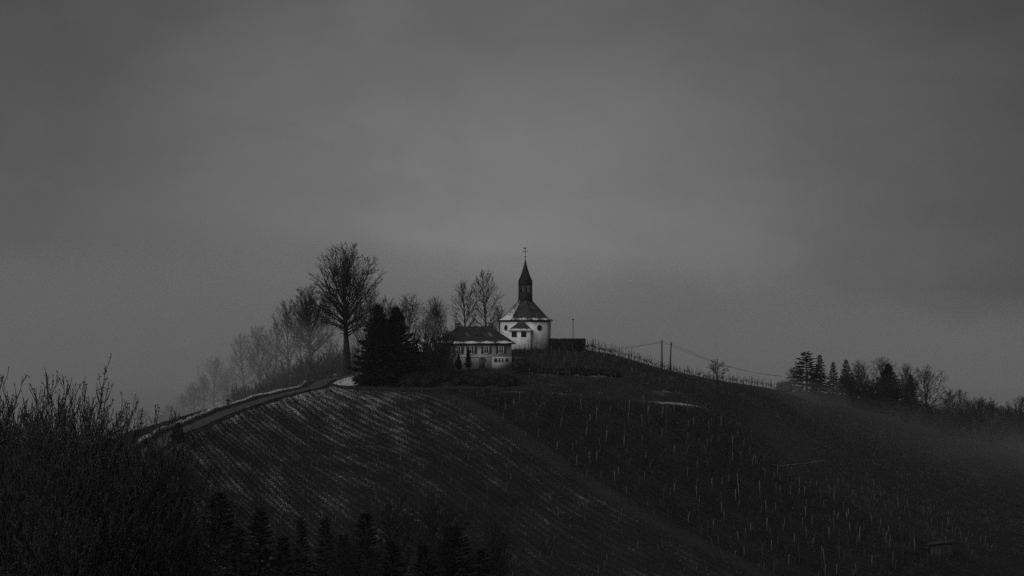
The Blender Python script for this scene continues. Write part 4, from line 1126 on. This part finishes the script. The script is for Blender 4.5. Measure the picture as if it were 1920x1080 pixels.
for px in np.arange(968, 1030, 4.6):
    b = gpt(px + rng.uniform(-1.5, 1.5), 294.5 + rng.uniform(-.7, .7)); s = rng.uniform(.6, 1.05)
    place('grapevine', sky_var[k % 6], b, s, s, rng.uniform(0, 6.28), 'leafless vine on a stake before the white chapel wall', 'vine', 'vines before the chapel wall'); k += 1

# ------------------------------------------------------------------ grass tufts
n = 26000
r = np.random.RandomState(2)
X = r.uniform(-62, 95, n * 3); Y = r.uniform(196, 330, n * 3)
u_, v_ = uv_of(X, Y)
ok = (dist_line(X, Y, LANE) > 1.4) & (r.uniform(0, 1, n * 3) < .25 + .75 * ((Y > 258) | (np.abs(v_) < 2.2)))
X, Y = X[ok][:n], Y[ok][:n]; n = len(X)
P = np.stack([X, Y, gz(X, Y) - .03], -1)
P = np.repeat(P, 3, 0) + np.concatenate([r.normal(0, .12, (n * 3, 2)), np.zeros((n * 3, 1))], 1)
D = np.stack([r.normal(0, .12, n * 3), r.normal(0, .12, n * 3), r.uniform(.12, .42, n * 3)], -1)
W = np.stack([r.normal(0, .03, n * 3), r.normal(0, .03, n * 3), np.zeros(n * 3)], -1)
o = link('grass', quads_mesh('grass', P, D, W, M['grass'])); o['kind'] = 'stuff'
tag(o, 'tufts of pale winter grass on the terraces and verges', 'grass')

# ------------------------------------------------------------------ foreground: spruces, bare young trees, catkin shrubs
for kind, px, top, d, hw_, rz, lab in [
    ('spruce', 411, 918, 118, 62, .2, 'foreground young spruce, first beside the twiggy shrubs'),
    ('sprucetwo', 488, 948, 122, 52, 1.0, 'foreground young spruce with widest skirt, second from the shrubs'),
    ('sprucetwo', 566, 966, 128, 30, 2.0, 'slim foreground spruce top, thinner of the close pair'),
    ('sprucetwo', 612, 966, 130, 36, 2.9, 'foreground spruce of the close pair, nearer the bare saplings'),
    ('spruce', 687, 958, 120, 50, 3.7, 'dark foreground spruce beside the bare saplings'),
    ('spruce', 852, 984, 112, 66, 4.4, 'last foreground spruce, blunt dark top among the bare saplings'),
    ('sprucetwo', 449, 985, 112, 44, 5.0, 'low foreground spruce filling the gap between the first two spruces'),
    ('spruce', 530, 1002, 108, 44, 5.6, 'low foreground spruce between the widest spruce and the close pair'),
    ('spruce', 645, 1000, 110, 42, .9, 'low foreground spruce squeezed before the dark one and the close pair'),
    ('sprucetwo', 735, 1008, 106, 50, 1.9, 'low foreground spruce at the foot of the forked sapling'),
    ('spruce', 795, 1018, 104, 46, 2.3, 'lowest foreground spruce just left of the blunt topped one'),
    ('sprucetwo', 905, 1024, 108, 44, 3.1, 'low foreground spruce past the blunt topped one'),
]: tree_px('young_spruce', kind, px, top, d, hw_ * 2.1, lab, rz, 'young spruces at the bottom edge', CON)
for kind, px, top, d, hw_, rz, lab in [
    ('vase', 742, 918, 112, 70, .3, 'bare foreground sapling beside the dark spruce'),
    ('vase', 822, 915, 110, 72, 1.7, 'bare foreground sapling with upright forks behind the blunt spruce'),
    ('broad', 925, 968, 112, 70, 2.5, 'low twiggy sapling at the bottom edge, farthest from the shrubs'),
    ('vase', 650, 985, 108, 60, 3.3, 'pale stemmed sapling between the spruces at the bottom edge'),
    ('broad', 352, 950, 100, 60, 4.1, 'twiggy sapling rising behind the catkin shrubs'),
]: tree_px('bare_sapling', kind, px, top, d, hw_, lab, rz, 'bare saplings at the bottom edge')

def hazel(seed, H=5.2, stems=33):
    rng = np.random.RandomState(seed); a, b = shrub_meshes(seed, H=H, spread=2.6, stems=stems, sub=11, tw=6, minr=.0058, up=.16, lean=32)
    a = [(p, r * .55) for p, r in a]
    for q in range(7):
        an, t = rng.uniform(0, 6.28), RAD(rng.uniform(38, 72)); L = H * rng.uniform(.35, .6)
        p0 = np.array([rng.normal(0, .4), rng.normal(0, .4), H * rng.uniform(.05, .4)])
        a.append((path_from(rng, p0, np.array([math.sin(t) * math.cos(an), math.sin(t) * math.sin(an), math.cos(t)]), L, 7, .16, -.01), np.linspace(.024, .007, 7)))
    cat = []
    for p, r in b:
        for q in range(rng.randint(1, 4)):
            t = rng.uniform(.45, 1.0) * (len(p) - 1); j = min(int(t), len(p) - 2); s = p[j] + (p[j + 1] - p[j]) * (t - j)
            d = unit(np.array([rng.normal(0, .35), rng.normal(0, .35), rng.uniform(-.6, 1.0)])); l = rng.uniform(.03, .075)
            cat.append((np.array([s, s + d * l * .5, s + d * l]), np.array([.004, .0095, .003])))
    V1, F1 = tubes(a, 5); V2, F2 = tubes(b, 3); V3, F3 = tubes(cat, 4)
    return (mesh_from('stems', V1, F1, M['bark'], True), mesh_from('twigs', V2, F2, M['hazeltwig']), mesh_from('catkins', V3, F3, M['catkin']))
HZ = [hazel(101), hazel(102), hazel(103)]
hz_list = [(-20, 735, 23), (20, 748, 22.5), (64, 728, 24.2), (45, 755, 25.5), (92, 772, 24.8), (128, 783, 25.8), (160, 792, 26.5), (188, 806, 27.4), (222, 822, 28.5), (250, 905, 29.5),
           (-60, 730, 26), (10, 800, 20), (110, 815, 22), (60, 800, 20.5), (160, 875, 23), (205, 935, 25), (60, 900, 17), (-40, 850, 18), (140, 960, 18), (225, 985, 22), (275, 985, 26), (330, 1005, 31), (290, 1010, 24)]
for i, (px, top, d) in enumerate(hz_list):
    b = gpt(px, d); h = (zrow(top, d) - b[2] + .1) * .93
    o = place('catkin_shrub', HZ[i % 3], b, h / 5.2 * .8, h / 5.2, i * 1.1,
              'tallest twiggy catkin shrub reaching into the sky at the picture edge' if i == 2 else 'dense twiggy catkin shrub in the near dark thicket', 'shrub', 'catkin shrubs in the near thicket')
    for c in o.children:
        if c.name.startswith('catkins'): c['kind'] = 'stuff'
        if c.name.startswith('twigs'): c['kind'] = 'stuff'

# ------------------------------------------------------------------ air
def volume_mat(name, dens, col, aniso=0.0, wisp=False):
    m, nt, out = nt_new(name)
    v = N(nt, 'ShaderNodeVolumePrincipled'); v.inputs['Density'].default_value = dens
    v.inputs['Color'].default_value = (col, col, col, 1); v.inputs['Anisotropy'].default_value = aniso
    if wisp:
        tc = N(nt, 'ShaderNodeTexCoord'); mp = N(nt, 'ShaderNodeMapping'); mp.inputs['Scale'].default_value = (1, .6, 2.2); nt.links.new(tc.outputs['Object'], mp.inputs[0])
        nt.links.new(maprange(nt, noise(nt, mp.outputs[0], .022, 3, .5, .6), .32, .68, dens * .35, dens * 1.6), v.inputs['Density'])
    nt.links.new(v.outputs[0], out.inputs['Volume']); return m
HAZE_D, MIST_D = 0.00014, 0.0042
hzb = MB().box((0, 540, -8), (1860, 1240, 112)).build('haze', volume_mat('thin_air', HAZE_D, .8)); hzb['kind'] = 'stuff'
tag(hzb, 'thin grey winter haze hanging over the whole hill', 'haze')
# valley fog behind the ridge: a wedge whose top rises with distance
fr_ = [(-420, 285, -6), (-150, 262, -6), (-75, 262, -6), (-48, 280, -2.5), (-30, 305, -3), (-14, 322, -5.5), (10, 332, -7), (36, 332, -8), (52, 320, -11), (62, 305, -16), (80, 288, -21), (110, 278, -28), (160, 285, -31), (420, 290, -33)]
V, A_ = [], []
steps = [0, 30, 70, 120, 180, 250, 320, 400, 800]
for s in steps:
    for x, y, z in fr_:
        V.append((x * (1 + s / 700), y + s, -14 if s == 800 else min(37, z + .033 * s + (.05 * min(1, max(0, (x - 80) / 60)) + .028 * min(1, max(0, (-10 - x) / 25))) * 90 * (1 - math.exp(-s / 90)) + .000165 * s * s)))
m_ = len(fr_); nb_ = len(V)
V += [(x, y, -58) for x, y, z in V]
F_ = []
for j in range(len(steps) - 1):
    for i in range(m_ - 1):
        a = j * m_ + i; F_.append([a, a + 1, a + m_ + 1, a + m_]); F_.append([nb_ + a + m_, nb_ + a + m_ + 1, nb_ + a + 1, nb_ + a])
for i in range(m_ - 1):
    F_.append([nb_ + i, nb_ + i + 1, i + 1, i]); l = (len(steps) - 1) * m_ + i; F_.append([l, l + 1, nb_ + l + 1, nb_ + l])
for j in range(len(steps) - 1):
    a = j * m_; F_.append([a, a + m_, nb_ + a + m_, nb_ + a]); a = j * m_ + m_ - 1; F_.append([nb_ + a, nb_ + a + m_, a + m_, a])
mist = link('fog_bank', mesh_from('fog_bank', V, [np.array(F_)], volume_mat('valley_fog', MIST_D, .86, wisp=True)))
mist['kind'] = 'stuff'; tag(mist, 'pale fog bank filling the valley behind the ridge', 'fog')

# ------------------------------------------------------------------ sky, sun, camera
SUN_AZ, SUN_EL = RAD(206), RAD(38)     # compass-like: from behind the camera, a little to the left
w = bpy.data.worlds.new('World'); sc.world = w; w.use_nodes = True; nt = w.node_tree; nt.nodes.clear()
out = N(nt, 'ShaderNodeOutputWorld'); bg = N(nt, 'ShaderNodeBackground'); bg.inputs['Strength'].default_value = 0.07
sky = N(nt, 'ShaderNodeTexSky'); sky.sky_type = 'NISHITA'; sky.sun_disc = False; sky.sun_elevation = SUN_EL; sky.sun_rotation = SUN_AZ
bw = N(nt, 'ShaderNodeRGBToBW'); nt.links.new(sky.outputs[0], bw.inputs[0])
tc = N(nt, 'ShaderNodeTexCoord'); sep = N(nt, 'ShaderNodeSeparateXYZ'); nt.links.new(tc.outputs['Generated'], sep.inputs[0])
# overcast: clouds even out the clear-sky brightness, and thin where the light breaks through above the hill
flat = math_node(nt, 'ADD', math_node(nt, 'MULTIPLY', bw.outputs[0], 0.12), 1.7)
mp = N(nt, 'ShaderNodeMapping'); mp.inputs['Scale'].default_value = (1.8, 1.8, 2.4); nt.links.new(tc.outputs['Generated'], mp.inputs[0])
cl = maprange(nt, noise(nt, mp.outputs[0], 2.6, 7, .56, .5), .3, .7, .87, 1.07)
mpb = N(nt, 'ShaderNodeMapping'); mpb.inputs['Scale'].default_value = (1.0, 1.0, 3.0); nt.links.new(tc.outputs['Generated'], mpb.inputs[0])
cl2 = maprange(nt, noise(nt, mpb.outputs[0], 5.0, 4, .55, .2), .3, .7, .95, 1.05)
az = math_node(nt, 'ARCTAN2', sep.outputs[0], sep.outputs[1]); az = math_node(nt, 'ADD', az, 0.035)
el = math_node(nt, 'SUBTRACT', sep.outputs[2], 0.01)
q = math_node(nt, 'ADD', math_node(nt, 'POWER', math_node(nt, 'MULTIPLY', az, 2.9), 2.0), math_node(nt, 'POWER', math_node(nt, 'MULTIPLY', el, 3.1), 2.0))
glow = math_node(nt, 'EXPONENT', math_node(nt, 'MULTIPLY', q, -1.0))
br = math_node(nt, 'ADD', .17, math_node(nt, 'MULTIPLY', glow, .95))
val = math_node(nt, 'MULTIPLY', math_node(nt, 'MULTIPLY', math_node(nt, 'MULTIPLY', flat, cl), cl2), br)
nt.links.new(grey(nt, val), bg.inputs[0]); nt.links.new(bg.outputs[0], out.inputs[0])
ld = bpy.data.lights.new('sun', 'SUN'); ld.energy = 1.3; ld.angle = RAD(60); ld.color = (1, 1, 1)
lo = bpy.data.objects.new('sun', ld); COL.objects.link(lo)
sd = Vector((math.sin(SUN_AZ) * math.cos(SUN_EL), math.cos(SUN_AZ) * math.cos(SUN_EL), math.sin(SUN_EL)))
lo.rotation_euler = sd.to_track_quat('Z', 'Y').to_euler(); lo.location = sd * 200
cd_ = bpy.data.cameras.new('camera'); cam = bpy.data.objects.new('camera', cd_); COL.objects.link(cam)
cd_.sensor_width = 36; cd_.lens = F_PX / 1920 * 36; cd_.clip_end = 6000; cd_.clip_start = .1
cam.rotation_euler = (math.pi / 2 + PITCH, 0, 0); sc.camera = cam
sc.view_settings.view_transform = 'Standard'; sc.view_settings.look = 'None'; sc.view_settings.exposure = 0; sc.view_settings.gamma = 1
cy = sc.cycles; cy.use_denoising = False; cy.max_bounces = 5; cy.diffuse_bounces = 2; cy.glossy_bounces = 2; cy.volume_bounces = 2; cy.transparent_max_bounces = 16
cy.use_adaptive_sampling = True; cy.adaptive_threshold = 0.01
